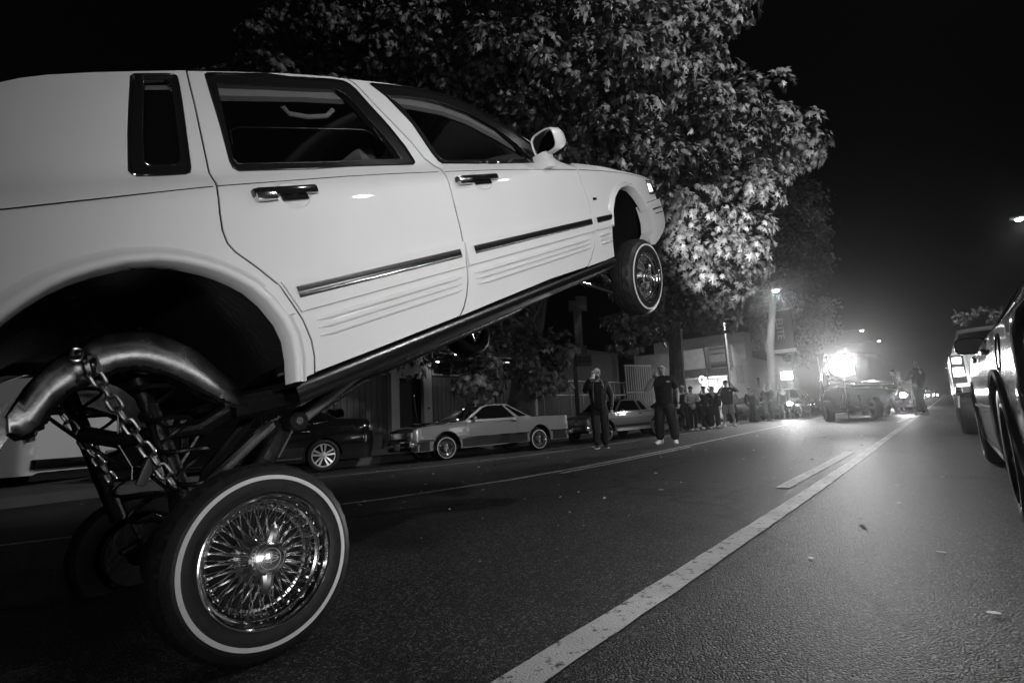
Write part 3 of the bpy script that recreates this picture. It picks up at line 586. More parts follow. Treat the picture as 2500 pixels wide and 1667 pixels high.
for y0, y1 in ((6.4, 9.8),):
    mb = MB(); mb.box((FX - .0, (y0 + y1) / 2, 2.14), (.10, y1 - y0, .05)); mb.obj('window_sill', TRIMW, b, smooth=False)
def shop_window(y0, y1, z0, z1, bars=1):
    mb = MB()
    for y in (y0, y1): mb.box((FX + .01, y, (z0 + z1) / 2), (.06, .06, z1 - z0 + .06))
    for z in (z0, z1): mb.box((FX + .01, (y0 + y1) / 2, z), (.062, y1 - y0 - .06, .06))
    wf = mb.obj('window', TRIMW, b, smooth=False)
    mb = MB(); mb.box((FX + .004, (y0 + y1) / 2, (z0 + z1) / 2), (.012, y1 - y0 - .06, z1 - z0 - .06)); mb.obj('pane', DGLASS, wf, smooth=False)
    for k in range(bars):
        y = y0 + (y1 - y0) * (k + 1) / (bars + 1); mb = MB(); mb.box((FX + .02, y, (z0 + z1) / 2), (.03, .03, z1 - z0 - .06)); mb.obj('mullion', TRIMW, wf, smooth=False)
shop_window(6.5, 9.7, 2.2, 3.0, 2); shop_window(11.75, 14.3, 2.2, 3.0, 1); shop_window(15.2, 17.0, 2.2, 3.0, 0)
mb = MB(); mb.box((FX + .05, 10.05, 1.5), (.22, .32, 3.2)); mb.box((FX + .05, 11.40, 1.5), (.22, .36, 3.2)); mb.box((FX + .049, 10.71, 2.56), (.215, 1.0, 1.06)); mb.obj('doorway_surround', STUC, b, smooth=False)
mb = MB(); mb.box((FX + .07, 9.86, 2.42), (.2, .10, .5)); mb.obj('wall_box', TRIMW, b, smooth=False)
mb = MB(); mb.box((FX - .02, 10.71, .95), (.05, 1.0, 2.1)); dr = mb.obj('door', mat('dark_door', .012, .4), b, smooth=False)
mb = MB(); mb.box((FX + .165, 11.42, 1.02), (.012, .05, .07)); mb.obj('door_bell', BLACKTRIM, b, smooth=False)
mb = MB(); mb.box((FX + .35, 12.2, 3.34), (1.3, 11.6, .30)); mb.obj('fascia', STUC, b, smooth=False)
mb = MB(); mb.box((FX + .1, 12.2, 3.16), (.9, 11.4, .05)); mb.obj('soffit', TRIMW, b, smooth=False)
mb = MB(); mb.box((FX - 3.5, 12.2, 3.62), (8.6, 11.9, .22)); mb.obj('roof', DARKW, b, smooth=False)
mb = MB(); mb.box((FX + .1, 17.45, .85), (.14, .16, 2.1)); mb.obj('corner_post', STUC, b, smooth=False)
TUBEL = mat('lit_tube', .9, .3, emit=14.0)
for (x, y, z, L_), lb in zip(((-13.25, 11.75, 2.62, .42), (-13.25, 12.55, 2.93, .24), (-13.25, 14.80, 2.68, .30), (-13.2, 16.34, 2.92, .34)),
        ('lit tube light under the eaves immediately right of the pale doorway', 'small lit tube light under the eaves among the hanging leaves', 'dimmer lit tube light left of the sycamore trunk', 'bright lit tube light overlapping the sycamore trunk')):
    t = thing('tube_light', lb, 'lamp', Matrix.Translation((x, y, z)), 'tube lights under the eaves')
    mb = MB(); mb.rbox((0, 0, .02), (.10, L_ + .04, .05), .01); mb.obj('lamp_housing', HOUSE, t)
    mb = MB(); mb.rbox((.01, 0, -.02), (.07, L_, .035), .012); mb.obj('tube', TUBEL, t)
# chain-link fence, beside it a barred gate
GALV = mat('galvanised_steel', .30, .45, metal=.7)
f = thing('chain_link_fence', 'chain link fence on thin steel posts between the sycamore trunk and the barred gate', 'fence')
fx = -13.4
for k in range(8):
    y = 17.8 + k * 1.05
    mb = MB(); mb.tube([(fx, y, GZL), (fx, y, 2.12)], .025, 8); mb.obj('post', GALV, f)
for z in (2.12, 1.45, .45):
    mb = MB(); mb.tube([(fx, 17.5, z), (fx, 25.3, z)], .018, 8); mb.obj('rail', GALV, f)
mb = MB()
for k in range(-16, 74):
    for s in (-1, 1):
        y0 = 17.6 + k * .11; p0 = (fx + .015, y0, .0); p1 = (fx + .015, y0 + s * 2.0, 2.1)
        if s == 1 and 17.5 < y0 and y0 + 2 < 25.3 or s == -1 and y0 < 25.3 and y0 - 2 > 17.5: mb.tube([p0, p1], .0022, 3, False)
stuff(mb.obj('wire_mesh', GALV, f))
DKW = mat('dark_yard_wall', .035, .9, noise_amt=.4, noise_scale=3)
w = thing('yard_wall', 'dark long wall behind the chain link fence', 'wall'); 
mb = MB(); mb.box((-17.5, 24.5, 2.0), (.3, 15, 5.0)); mb.obj('wall', DKW, w, smooth=False)
mb = MB(); mb.box((-17.5, 24.5, 4.55), (.4, 15.2, .12)); mb.obj('coping', DKW, w, smooth=False)
GATEP = mat('faded_gate_paint', .17, .7)
t = thing('barred_gate', 'pale gate of upright bars behind the roof of the second lowrider coupe', 'gate')
gp = Vector((-12.2, 23.2, 0)); gd = Vector((.32, .95, 0)).normalized()
for k in range(12):
    p = gp + gd * (k * .155); mb = MB(); mb.box((0, 0, 1.55), (.045, .075, 2.5), frame(p, gd.cross(Vector((0, 0, 1))), gd, (0, 0, 1))); mb.obj('bar', GATEP, t, smooth=False)
for z in (.35, 1.5, 2.86):
    mb = MB(); mb.box((0, .86, z), (.05, 1.9, .09), frame(gp, gd.cross(Vector((0, 0, 1))), gd, (0, 0, 1))); mb.obj('cross_rail', GATEP, t, smooth=False)
# tall stacked sign
SIGNM = mat('faded_sign_panel', .07, .7, noise_amt=.2, noise_scale=6)
SIGND = mat('dark_sign_lettering', .02, .7)
t = thing('pole_sign', 'tall narrow faded sign reading down its panel with REPAIRS along the foot', 'sign')
sc = Vector((-10.25, 16.05, .12)); sx = Vector((.62, .785, 0)); SM = frame(sc, sx, Vector((0, 0, 1)).cross(sx), (0, 0, 1))
def sbox(nm, c, d, m): mb = MB(); mb.box(c, d, SM); return mb.obj(nm, m, t, smooth=False)
sbox('pole', (-.20, .12, 1.15), (.12, .12, 3.0), HOUSE)
sbox('head_panel', (.02, .02, 4.50), (.72, .14, .40), SIGNM); sbox('head_panel', (.17, .02, 4.78), (.44, .14, .20), SIGNM)
sbox('tall_panel', (-.02, .0, 3.42), (.30, .12, 1.80), SIGNM)
sbox('lower_panel', (.06, -.002, 2.78), (.40, .122, .40), SIGNM)
sb = sbox('foot_panel', (.12, .0, 2.42), (.58, .13, .42), SIGNM)
sbox('foot_board', (.12, -.072, 2.45), (.50, .01, .22), SIGND)
LM = SM @ Matrix.Rotation(pi / 2, 4, 'X')
for k, ch in enumerate('COLLISION'):
    o = link('lettering', text_mesh(ch, .20, .004), t, SM @ Matrix.Translation((-.02, -.065, 4.20 - .185 * k)) @ Matrix.Rotation(pi / 2, 4, 'X')); o.data.materials.append(SIGND)
o = link('lettering', text_mesh('REPAIRS', .125, .004), t, SM @ Matrix.Translation((.12, -.080, 2.455)) @ Matrix.Rotation(pi / 2, 4, 'X')); o.data.materials.append(SIGNM)

# lit shop with sloped awning, sign board, and white wall farther down the block ------------------
t = thing('market_building', 'pale walled shop with a curved parapet and sloped awning far down the left side', 'building')
WALLW = mat('whitewashed_wall', .40, .85, noise_amt=.2, noise_scale=2.5, bump=.2, bump_scale=30)
bx = -10.75
mb = MB()
prof = [(35.3, -.3), (35.3, 4.62), (35.9, 4.65), (36.6, 4.5), (37.0, 4.15), (37.8, 3.92), (38.9, 3.86), (39.0, 5.9), (40.6, 5.9), (40.7, 4.1), (47, 4.0), (47, -.3)]
mb.prism([(bx, y, z) for y, z in prof], (-7, 0, 0)); mb.obj('wall', WALLW, t, smooth=False)
mb = MB(); mb.prism([(-13.0, 33.2, -.3), (-13.0, 33.2, 2.62), (-13.0, 35.28, 2.62), (-13.0, 35.28, -.3)], (-5, 0, 0)); 
mb = MB(); mb.box((-14.2, 34.9, 1.2), (6.6, .5, 3.0)); mb.obj('front_wall', WALLW, t, smooth=False)
mb = MB(); mb.prism([(-10.7, 34.3, 2.55), (-10.7, 35.25, 3.15), (-13.9, 35.25, 3.15), (-13.9, 34.0, 2.55)], (0, 0, .06)); mb.obj('awning', mat('awning_shingles', .05, .8), t, smooth=False)
mb = MB(); mb.box((-12.3, 34.1, 2.50), (3.3, .06, .10)); mb.obj('awning_edge', WALLW, t, smooth=False)
mb = MB(); mb.box((-11.25, 35.0, 3.85), (1.5, .12, 1.55)); sg = mb.obj('sign_board', mat('dim_sign_board', .13, .7, noise_amt=.2, noise_scale=6), t, smooth=False)
for z, txt, sz in ((4.35, 'MARKET', .26), (3.85, 'TIRES', .24), (3.35, 'OPEN', .22)):
    pass
for z in (4.42, 4.1, 3.5, 3.2):
    mb = MB(); mb.box((-11.25, 34.93, z), (1.35, .02, .05)); mb.obj('sign_stripe', SIGND, sg, smooth=False)
mb = MB(); mb.box((-11.35, 34.93, 3.32), (1.1, .02, .20)); mb.obj('sign_band', SIGND, sg, smooth=False)
for x in (-10.42, -10.5):
    mb = MB(); mb.tube([(x, 34.95, 4.6), (x + .05, 34.95, 3.1)], .018, 6); mb.obj('drain_pipe', WALLW, t)
mb = MB(); mb.box((bx + .02, 37.0, 2.7), (.03, 1.8, 1.3)); mb.obj('faded_mural', mat('faded_mural_paint', .30, .9, noise_amt=.3, noise_scale=3), t, smooth=False)
mb = MB(); mb.box((bx + .01, 41.5, 2.2), (.06, .5, .8)); mb.obj('window', DGLASS, t, smooth=False)
t = thing('shop_front_lamp', 'bright lamp glowing on the shop front behind the man in the cap', 'lamp', Matrix.Translation((-11.9, 34.2, 2.15)))
mb = MB(); mb.rbox((0, 0, 0), (.9, .12, .34), .03); mb.obj('lamp_lens', mat('lit_shop_lamp', .9, .3, emit=5.0), t)
mb = MB(); mb.tube([(-.42 + .16 * cos(q), -.15, .26 + .22 * sin(q)) for q in [tau * k / 24 for k in range(25)]], .03, 8, False); mb.obj('neon_ring', mat('lit_neon', .9, .3, emit=3.0), t)
lamp('shop_lamp_light', 'POINT', (-11.6, 33.7, 2.0), 160, None, .25)
# blade sign and leaning pole beyond it
t = thing('blade_sign', 'dark upright blade sign with pale sideways letters beside the leaning pole', 'sign')
mb = MB(); mb.box((-8.0, 37.9, 5.5), (1.5, .15, 2.6)); mb.obj('panel', mat('dark_sign_panel', .03, .7), t, smooth=False)
mb = MB(); mb.box((-7.95, 37.8, 4.05), (1.5, .2, .22)); mb.obj('foot_panel', WALLW, t, smooth=False)
o = link('lettering', text_mesh('ELITE', .62, .01), t, Matrix.Translation((-8.05, 37.78, 5.6)) @ Matrix.Rotation(pi / 2, 4, 'X') @ Matrix.Rotation(-pi / 2, 4, 'Z')); o.data.materials.append(mat('pale_lettering', .35, .7))
t = thing('utility_pole', 'pale leaning utility pole in front of the whitewashed shop wall', 'pole')
mb = MB(); mb.tube([(-8.46, 37.2, -.2), (-8.62, 36.9, 2.6), (-8.83, 36.4, 5.9)], [.15, .13, .10], 12); mb.obj('pole', mat('pale_pole_wood', .34, .8, noise_amt=.2, noise_scale=8), t)
t = thing('lamp_post', 'dark slim post in front of the sign board on the shop', 'pole')
mb = MB(); mb.tube([(-11.6, 33.4, -.2), (-11.72, 33.3, 4.6)], .05, 8); mb.obj('pole', HOUSE, t)
# far dark blocks down the street
FARM = mat('far_facade', .05, .9, noise_amt=.4, noise_scale=.5)
for (x, y, sx_, sy_, h), lb in zip(((-17, 62, 10, 24, 5.5), (-17, 96, 10, 34, 7), (17, 60, 9, 40, 6), (17, 115, 9, 50, 8), (-16.8, 150, 10, 60, 6)),
    ('dark low block beyond the small street tree on the left', 'dark block farther down the left side of the street', 'dark block behind the light pickup on the right side', 'far dark block on the right side toward the end of the street', 'farthest dark block at the left end of the street')):
    t = thing('far_building', lb, 'building')
    mb = MB(); mb.box((x, y, h / 2 - .3), (sx_, sy_, h)); mb.obj('wall', FARM, t, smooth=False)
    mb = MB(); mb.box((x, y, h - .2), (sx_ + .3, sy_ + .3, .25)); mb.obj('parapet', FARM, t, smooth=False)

# ------------------------------------------------------------------ street lamps
SLENS = mat('lit_street_lamp', .9, .3, emit=60.0)
def street_lamp(base, head, label, power, cone=150, aim=(0, 0), az=None):
    t = thing('street_lamp', label, 'street lamp', None, 'street lamps along the road')
    bx_, by_ = base; hx, hy, hz = head
    mb = MB(); mb.tube([(bx_, by_, -.1), (bx_, by_, hz * .55), (bx_, by_, hz + .1)], [.11, .085, .06], 12); mb.obj('pole', GALV, t)
    mb = MB(); mb.tube([(bx_, by_, hz - .1), (bx_ + (hx - bx_) * .4, by_ + (hy - by_) * .4, hz + .25), (hx, hy, hz + .12)], .035, 8); mb.obj('arm', GALV, t)
    mb = MB(); mb.rbox((hx, hy, hz + .09), (.62, .28, .12), .04); hd = mb.obj('lamp_head', GALV, t)
    mb = MB(); mb.lathe([(.15, .03), (.14, -.01), (.10, -.05), (0, -.07)], 18, Matrix.Translation((hx, hy, hz))); mb.obj('lamp_lens', SLENS, hd)
    if power: lamp('street_lamp_light', 'SPOT', (hx, hy, hz - .10), power, (hx + aim[0], hy + aim[1], 0 if az is None else hz - .1 + az), .12, cone, .5 if az is None else .25)
street_lamp((6.2, 31.0), (3.4, 30.6, 8.0), 'nearest street lamp, glowing at the right edge above the dark sedan', P_STREET)
street_lamp((9.9, 4.2), (3.2, 4.4, 7.0), 'street lamp reaching over the tail of the dark sedan from the right pavement', P_NEAR, 88, (-5.2, 2.0))
street_lamp((9.9, 10.0), (3.4, 9.5, 10.4), 'added unseen street lamp over the light pickup, aimed at the sycamore leaves', P_LEAF_FILL, 148, (-7, 2), 1.5)  # added out of view and turned upward to light the leaves
street_lamp((10.2, -16), (5.6, -16, 8.0), 'added unseen street lamp behind the photographer on the right pavement', P_STREET)  # added out of view for glints in the chrome
# unseen lit shop row, added so the white car's paint and chrome have reflections
LITW = mat('added_lit_window', .8, .4, emit=3.5)
t = thing('shop_building', 'added unseen row of shops with lit windows on the right pavement behind the dark sedan', 'building')
mb = MB(); mb.box((16.6, 3.0, 2.6), (6, 26, 5.4)); mb.obj('wall', DARKW, t, smooth=False)
for k in range(6):
    y = -7.5 + 4.1 * k
    mb = MB()
    for yy in (y - 1.35, y + 1.35): mb.box((13.57, yy, 1.75), (.1, .1, 2.2))
    for z in (.65, 2.85): mb.box((13.57, y, z), (.1, 2.6, .1))
    wf = mb.obj('window', TRIMW, t, smooth=False)
    mb = MB(); mb.box((13.585, y, 1.75), (.03, 2.6, 2.1)); mb.obj('pane', LITW if k % 3 != 1 else DGLASS, wf, smooth=False)
mb = MB(); mb.box((13.1, 3.0, 3.2), (1.2, 25.6, .12)); mb.obj('canopy', DARKW, t, smooth=False)
street_lamp((-9.4, 30.4), (-6.35, 30.0, 6.65), 'street lamp glowing small among the dark trees left of the raised fastback', P_STREET * 3.5, 175)
street_lamp((-10.9, 68), (-6.2, 67, 8.0), 'taller looking of the two distant street lamps over the roadway', P_STREET)
street_lamp((-10.9, 83), (-5.9, 82, 8.0), 'lower and smaller distant street lamp, right of the other one', P_STREET)
street_lamp((10.3, 75), (6.0, 75, 8.0), 'distant street lamp on the right side behind the pickup', P_STREET)

# ------------------------------------------------------------------ trees beyond
def PB(L): return [(x, y, z, r) for x, y, z, r in L]
small_tree('tall_street_tree', 'tall clumpy dark tree rising right of the sycamore', PB([(-5.02, 33.3, 12.1, 1.3), (-6.2, 32.3, 11.7, 1.4), (-5.3, 32.9, 12.9, .9), (-4.8, 33.8, 10.7, 1.0), (-6.4, 32.5, 9.8, 1.5), (-5.2, 33.6, 9.2, 1.3), (-5.2, 33.9, 8.2, 1.1), (-6.5, 32.3, 10.8, 1.3), (-6.1, 33.1, 7.8, 1.2), (-7.4, 32.2, 8.6, 1.5), (-7.5, 32.0, 11.0, 1.5)]),
    [(-7.9, 33.2, -.2), (-7.7, 33.1, 4), (-7.0, 32.8, 7.5), (-6.2, 32.8, 10.5)], [.26, .22, .16, .06], NEEDLE, 260, .20, 21, spray=30, spread=.22)
small_tree('small_street_tree', 'small pale leaved street tree with a thin trunk above the glaring lights', PB([(-8.0, 42.3, 7.0, 1.1), (-8.9, 41.6, 6.5, 1.0), (-7.5, 42.8, 6.4, 1.0), (-8.5, 42.2, 5.6, .9), (-6.8, 43.2, 7.2, 1.1), (-6.4, 43.8, 6.0, .9), (-7.8, 42.3, 7.9, .9), (-6.2, 43.9, 7.6, .8)]),
    [(-8.5, 43.0, -.2), (-8.4, 42.9, 3.5), (-8.2, 42.7, 5.2), (-7.6, 42.6, 6.8)], [.24, .19, .15, .05], PALELEAF, 190, .26, 22, BARK)
small_tree('dark_street_tree', 'dark street tree with a thick trunk standing behind the man in the dark shirt', PB([(-8.2, 19.6, 5.6, 1.5), (-7.2, 20.2, 6.4, 1.5), (-9.2, 19.2, 6.8, 1.6), (-8.0, 20.4, 7.8, 1.6), (-6.6, 21.0, 7.4, 1.3), (-8.9, 19.8, 4.4, .8)]),
    [(-8.35, 20.2, -.3), (-8.25, 20.1, 2.0), (-8.05, 19.9, 4.6), (-7.9, 19.8, 6.4)], [.36, .30, .25, .12], LEAFM, 120, .24, 23)
small_tree('far_street_tree', 'dark far tree over the end of the street', PB([(-11.5, 58, 7, 3.0), (-10.5, 60, 9, 3.0), (-12.5, 56, 9, 3.0)]), [(-11.6, 58, -.2), (-11.4, 58, 6)], [.3, .2], LEAFM, 60, .35, 24)
small_tree('leafy_street_tree', 'small leafy crown catching light above the cab of the light pickup', PB([(.95, 27.0, 3.55, .28), (1.35, 27.2, 3.75, .25), (1.8, 27.2, 3.65, .3), (2.4, 27.2, 3.6, .4)]), [(3.4, 27.6, -.1), (3.2, 27.5, 2.4), (2.2, 27.2, 3.5)], [.12, .09, .04], PALELEAF, 60, .15, 25)
small_tree('roadside_tree', 'large dark tree on the right side behind the dark sedan', PB([(13, 38, 8, 3.0), (11.5, 39, 10, 2.6), (14, 40, 11, 3.2)]), [(13, 39, -.1), (13, 39, 7)], [.3, .2], LEAFM, 50, .35, 26)
# ------------------------------------------------------------------ the white sedan standing on its rear wheels
HW = .965
ZI = [.30, .40, .45, .55, .63, .74, .85, .95, 1.05, 1.08, 1.11, 1.15, 1.40, 1.59, 1.63, 1.66, 1.68]
II = [.10, .05, .035, .02, .005, .0, .004, .010, .020, .027, .052, .086, .124, .166, .22, .42, .965]
def interp(x, X, Y):
    if x <= X[0]: return Y[0]
    for i in range(1, len(X)):
        if x <= X[i]:
            t = (x - X[i - 1]) / (X[i] - X[i - 1]); return Y[i - 1] + (Y[i] - Y[i - 1]) * t
    return Y[-1]
def smooth_interp(x, X, Y, h=.012):
    return (interp(x - h, X, Y) + interp(x, X, Y) * 2 + interp(x + h, X, Y)) / 4
def hero_w(x, z, ex=0.0):
    i = smooth_interp(z, ZI, II)
    if x > 2.3: i += .030 * ((x - 2.3) / 1.5) ** 2
    if x > 3.3: i += .07 * ((x - 3.3) / .8) ** 2
    if x > 3.92: i += .2 * ((x - 3.92) / .15) ** 3
    if x < -.3: i += .05 * ((-.3 - x) / 1.2) ** 2
    return HW - i + ex
def HS(ex): return lambda x, z: hero_w(x, z, ex)
P = {k: [tuple(q) for q in v] for k, v in D['pan'].items()}
cr = D['car']
HM = frame(cr['o'], cr['A'], cr['L'], cr['U'])
hero = thing('lowrider_sedan', 'white four door lowrider reared up on its rear wheels, nose high', 'car', HM)
INNERW = mat('gap_shade_black', 0.006, 0.8, spec=.1)  # flat black that stands for shade in the door gaps

cshut, bshut, fshut, roofl = P['cshut'], P['bshut'], P['fshut'], P['roof']
ra = P['rarch']; fa = P['farch']
roof_q = [p for p in roofl if p[0] < .36]
roof_r = [p for p in roofl if .38 < p[0] < 1.04]
roof_f = [p for p in roofl if p[0] > 1.05]
A_base = [(2.552, 1.090), (2.47, 1.150), (2.36, 1.215)]
quarter = cshut[:] + [ra[-1]] + ra[::-1][1:] + [(-.36, .79), (-.45, .72), (-.52, .64), (-.55, .56), (-.56, .50), (-1.1, .50), (-1.46, .56), (-1.52, .75), (-1.50, 1.01), (-.85, 1.075), (-.62, 1.13), (-.40, 1.27), (-.25, 1.36)] + roof_q
rdoor = cshut + [(.62, .454)] + [(1.0, .456)] + bshut[::-1] + roof_r[::-1]
fdoor = bshut + [(1.4, .460), (1.86, .466)] + fshut[::-1] + A_base + roof_f[::-1]
fend_front = [(3.47, .765), (3.7, .775), (3.93, .79), (4.00, .80), (4.03, .90), (4.0, .955)]
fender = fshut + [(2.546, .453), (2.70, .455), (2.715, .56)] + fa[:10] + fend_front + [(3.93, .975), (3.83, .982), (3.632, 1.001), (3.419, 1.023), (3.139, 1.056), (2.747, 1.118), (2.60, 1.135), (2.553, 1.088)]
headl = [(3.745, .955), (3.985, .945), (4.01, .845), (3.70, .835)]
bump_cov = [fa[9], fa[10], fa[11], fa[12], (3.36, .44), (3.48, .43), (3.62, .46), (3.85, .52), (4.03, .62), (4.06, .70), (4.03, .775), (3.93, .785), (3.7, .772), (3.47, .760)]
for side in (-1, 1):
    lab = side == -1
    par = hero
    mb = MB(); panel(mb, shrink(quarter, .002), HS(0), [shrink(P['qwin_out'], -.001)], .045, .03, side)
    mb.obj('quarter_panel', WHITE, par)
    mb = MB(); panel(mb, shrink(rdoor, .0042), HS(0), [P['rwin_out']], .045, .035, side)
    rd = mb.obj('rear_door', WHITE, par)
    mb = MB(); panel(mb, shrink(fdoor, .0042), HS(0), [P['fwin_out']], .045, .035, side)
    fd = mb.obj('front_door', WHITE, par)
    mb = MB(); panel(mb, shrink(fender, .002), HS(0), [headl], .045, .03, side)
    fe = mb.obj('front_fender', WHITE, par)
    mb = MB(); panel(mb, bump_cov, HS(.022), [], .04, .10, side)
    mb.obj('bumper_cover', WHITE, par)
    # black window surrounds with a thin bright edge, glass inside them
    for nm, pr in (('qwin', par), ('rwin', rd), ('fwin', fd)):
        o_, i_ = P[nm + '_out'], P[nm + '_in']
        mb = MB(); panel(mb, shrink(o_, .002), HS(-.004), [i_], .03, .03, side, .02)
        mb.obj('window_frame', BLACKTRIM, pr)
        mb = MB(); q = [(x, side * (hero_w(x, z) + .001), z) for x, z in refine(shrink(o_, .004), .03)]
        mb.tube(q + [q[0]], .0035, 6, False); mb.obj('window_trim', BLACKTRIM, pr)
        q = [(x, side * (hero_w(x, z) - .006), z) for x, z in refine(shrink(i_, -.003), .03)]
        mb = MB(); mb.tube(q + [q[0]], .0022, 6, False); mb.obj('window_trim', SATIN, pr)
    mb = MB(); panel(mb, P['qwin_in'], HS(-.03), [], .06, 0, side); mb.obj('window_glass', DGLASS if lab else GLASS, par)
    if lab:   # rear window half wound down
        g = [(.385, 1.19), (1.118, 1.19), (1.085, 1.29), (1.045, 1.335), (1.0, 1.345), (.47, 1.335), (.435, 1.32)]
        mb = MB(); panel(mb, g, HS(-.035), [], .06, .004, side); mb.obj('window_glass', GLASS, rd)
        q = [(x, side * (hero_w(x, z) - .036), z) for x, z in [(.42, 1.27), (.435, 1.32), (.47, 1.335), (1.0, 1.345), (1.045, 1.335), (1.085, 1.29)]]
        mb = MB(); mb.tube(q, .0014, 5); mb.obj('glass_edge', SATIN, rd)
    # pinstripe, side mouldings with bright inserts, pressed ribs
    pin = [p for p in P['pin'] if p[0] < 3.9]
    for (x0, x1), pr in (((-.9, .25), par), ((.262, 1.27), rd), ((1.31, 2.54), fd), ((2.56, 3.92), fe)):
        q = []
        for k in range(13):
            x = x0 + (x1 - x0) * k / 12; z = interp(x, [a for a, b in pin], [b for a, b in pin]); q.append((x, side * (hero_w(x, z) + .0002), z))
        mb = MB(); mb.tube(q, .0017, 5); mb.obj('pinstripe', BLACKTRIM, pr)
    for (x0, x1), pr, ins in (((.315, 1.196), rd, (.353, 1.158)), ((1.212, 2.492), fd, (1.254, 2.448)), ((2.507, 2.79), fe, (2.522, 2.76))):
        sl = -.16 if pr is rd else 0
        q = [(x0, .762), (x1 + .01, .766), (x1 - .03, .656), (x0 + (.03 if pr is rd else -.02), .656)]
        mb = MB(); panel(mb, q, HS(.011), [], .06, .012, side); mo = mb.obj('side_moulding', WHITE, pr)
        mb = MB()
        rows = []
        for k in range(15):
            x = ins[0] + (ins[1] - ins[0]) * k / 14; r_ = []
            for z, e in ((.698, .011), (.6985, .0135), (.7005, .0155), (.7035, .0165), (.706, .0150), (.709, .0142), (.716, .0165), (.724, .0168), (.7305, .0150), (.7335, .0150), (.7355, .0158), (.7372, .0140), (.738, .011)): r_.append((x, side * (hero_w(x, z) + e), z))
            rows.append(r_)
        mb.strip(rows); mb.obj('chrome_insert', mat('brushed_chrome', .85, .2, metal=1.0), pr)
    mb = MB(); q = P['moldq']; panel(mb, [(.237, .757), (.300, .757), (.322, .656), (.28, .656)], HS(.012), [], .04, .012, side); mb.obj('side_moulding', WHITE, par)
    for (x0, x1, z0), pr in (((.390, 1.13, .592), rd), ((1.225, 2.385, .592), fd), ((2.53, 2.70, .592), fe)):
        for dz in (-.026, 0, .026):
            q = [(x0 + (x1 - x0) * k / 16 + dz * (.1 if pr is rd else -.15), side * (hero_w(x0, z0 + dz) + .001), z0 + dz) for k in range(17)]
            mb = MB(); mb.tube(q, [.003] + [.0115] * 15 + [.003], 8, True, .8); mb.obj('pressed_rib', WHITE, pr)
    # wheel-arch lips
    def lip(arch, pr):
        rows = []; n = len(arch); cx = sum(a for a, b in arch) / n; cz = min(b for a, b in arch) + .1
        for i, (x, z) in enumerate(arch):
            a = arch[max(i - 1, 0)]; b = arch[min(i + 1, n - 1)]
            t = Vector((b[0] - a[0], b[1] - a[1])).normalized(); nn = Vector((-t.y, t.x))
            if nn.dot(Vector((x - cx, z - cz))) < 0: nn = -nn
            r_ = []
            for d, e in ((-.006, -.05), (-.004, .010), (.002, .020), (.012, .022), (.022, .016), (.030, .005), (.042, .0005)):
                X = x + nn.x * d; Z = z + nn.y * d
                r_.append((X, side * (hero_w(X, Z) + e), Z))
            rows.append(r_)
        MBx = MB(); MBx.strip(rows); MBx.obj('arch_lip', WHITE, pr, ang=60)
    full = ra + [(-.36, .79), (-.45, .72), (-.52, .64), (-.55, .56)]
    lip([p for p in sorted(full[:16], key=lambda p: 0)][::1][:12] + ra[12:], par) if False else lip([(-.52, .64), (-.45, .72), (-.36, .79)] + ra, par)
    lip(fa[:10], fe)
    # rocker: a dark stainless strip below the doors
    rows = []
    for k in range(25):
        x = .25 + (2.70 - .25) * k / 24
        rows.append([(x, side * (HW - i), z) for i, z in ((.062, .452), (.040, .447), (.034, .440), (.030, .425), (.034, .400), (.046, .385), (.075, .378), (.16, .376))])
    mb = MB(); mb.strip(rows); mb.obj('rocker_panel', DCHROME, par)
    # door handles
    for (x0, x1, z), pr in (((.345, .575, 1.042), rd), ((1.325, 1.635, 1.043), fd)):
        L = x1 - x0; xm = x0 + L * .62
        dish = []
        mb = MB(); rr = []
        for k in range(25):
            q = tau * k / 24; rr.append([(xm + cos(q) * a * L * .27, side * (hero_w(xm, z + sin(q) * a * .05) + e), z + sin(q) * a * .05) for a, e in ((1.0, .0008), (.9, .004), (.75, .001), (.3, -.004), (.02, -.004))])
        mb.strip(rr); mb.obj('handle_dish', WHITE, pr)
        mb = MB(); yo = side * (hero_w(xm, z) + .012)
        mb.rbox(((x0 + x1) / 2, yo, z + .010), (L, .026, .026), .006); hd = mb.obj('door_handle', BLACKTRIM, pr)
        mb = MB(); mb.rbox((x0 + L * .16, yo + side * .004, z - .004), (L * .30, .026, .026), .005); mb.obj('lock_plate', SATIN, pr)
        mb = MB(); mb.rbox((xm, yo - side * .006, z - .012), (L * .42, .012, .02), .004); mb.obj('handle_paddle', BLACKTRIM, pr)
        mb = MB(); mb.tube([(x0 + L * .05, yo + side * .013, z + .021), (x1 - L * .04, yo + side * .013, z + .021)], .002, 6); mb.obj('handle_highlight', CHROME, pr)
    for sh_ in (cshut, bshut, fshut):
        mb = MB(); mb.tube([(x, side * (hero_w(x, z) - .0125), z) for x, z in sh_], .0095, 6); mb.obj('door_gap_shade', INNERW, par)  # black tube laid in the door gaps as their shade
    # headlamp
    mb = MB(); panel(mb, shrink(headl, .006), HS(-.012), [], .03, .05, side); hl = mb.obj('headlight', DIMLENS, par)
    mb = MB(); q = [(x, side * (hero_w(x, z) + .001), z) for x, z in refine(headl, .03)]; mb.tube(q + [q[0]], .006, 6, False); mb.obj('headlight_trim', CHROME, hl)
    mb = MB(); panel(mb, [(3.80, .935), (3.93, .93), (3.95, .865), (3.78, .86)], HS(-.008), [], .03, .01, side); mb.obj('lamp_reflector', mat('lit_headlamp', .9, .1, emit=1.6), hl)
    # badge
    mb = MB(); mb.rbox((2.615, side * (hero_w(2.615, .86) + .003), .86), (.05, .005, .018), .002); mb.obj('fender_badge', BLACKTRIM, fe)
    for x in (2.598, 2.615, 2.632):
        pass
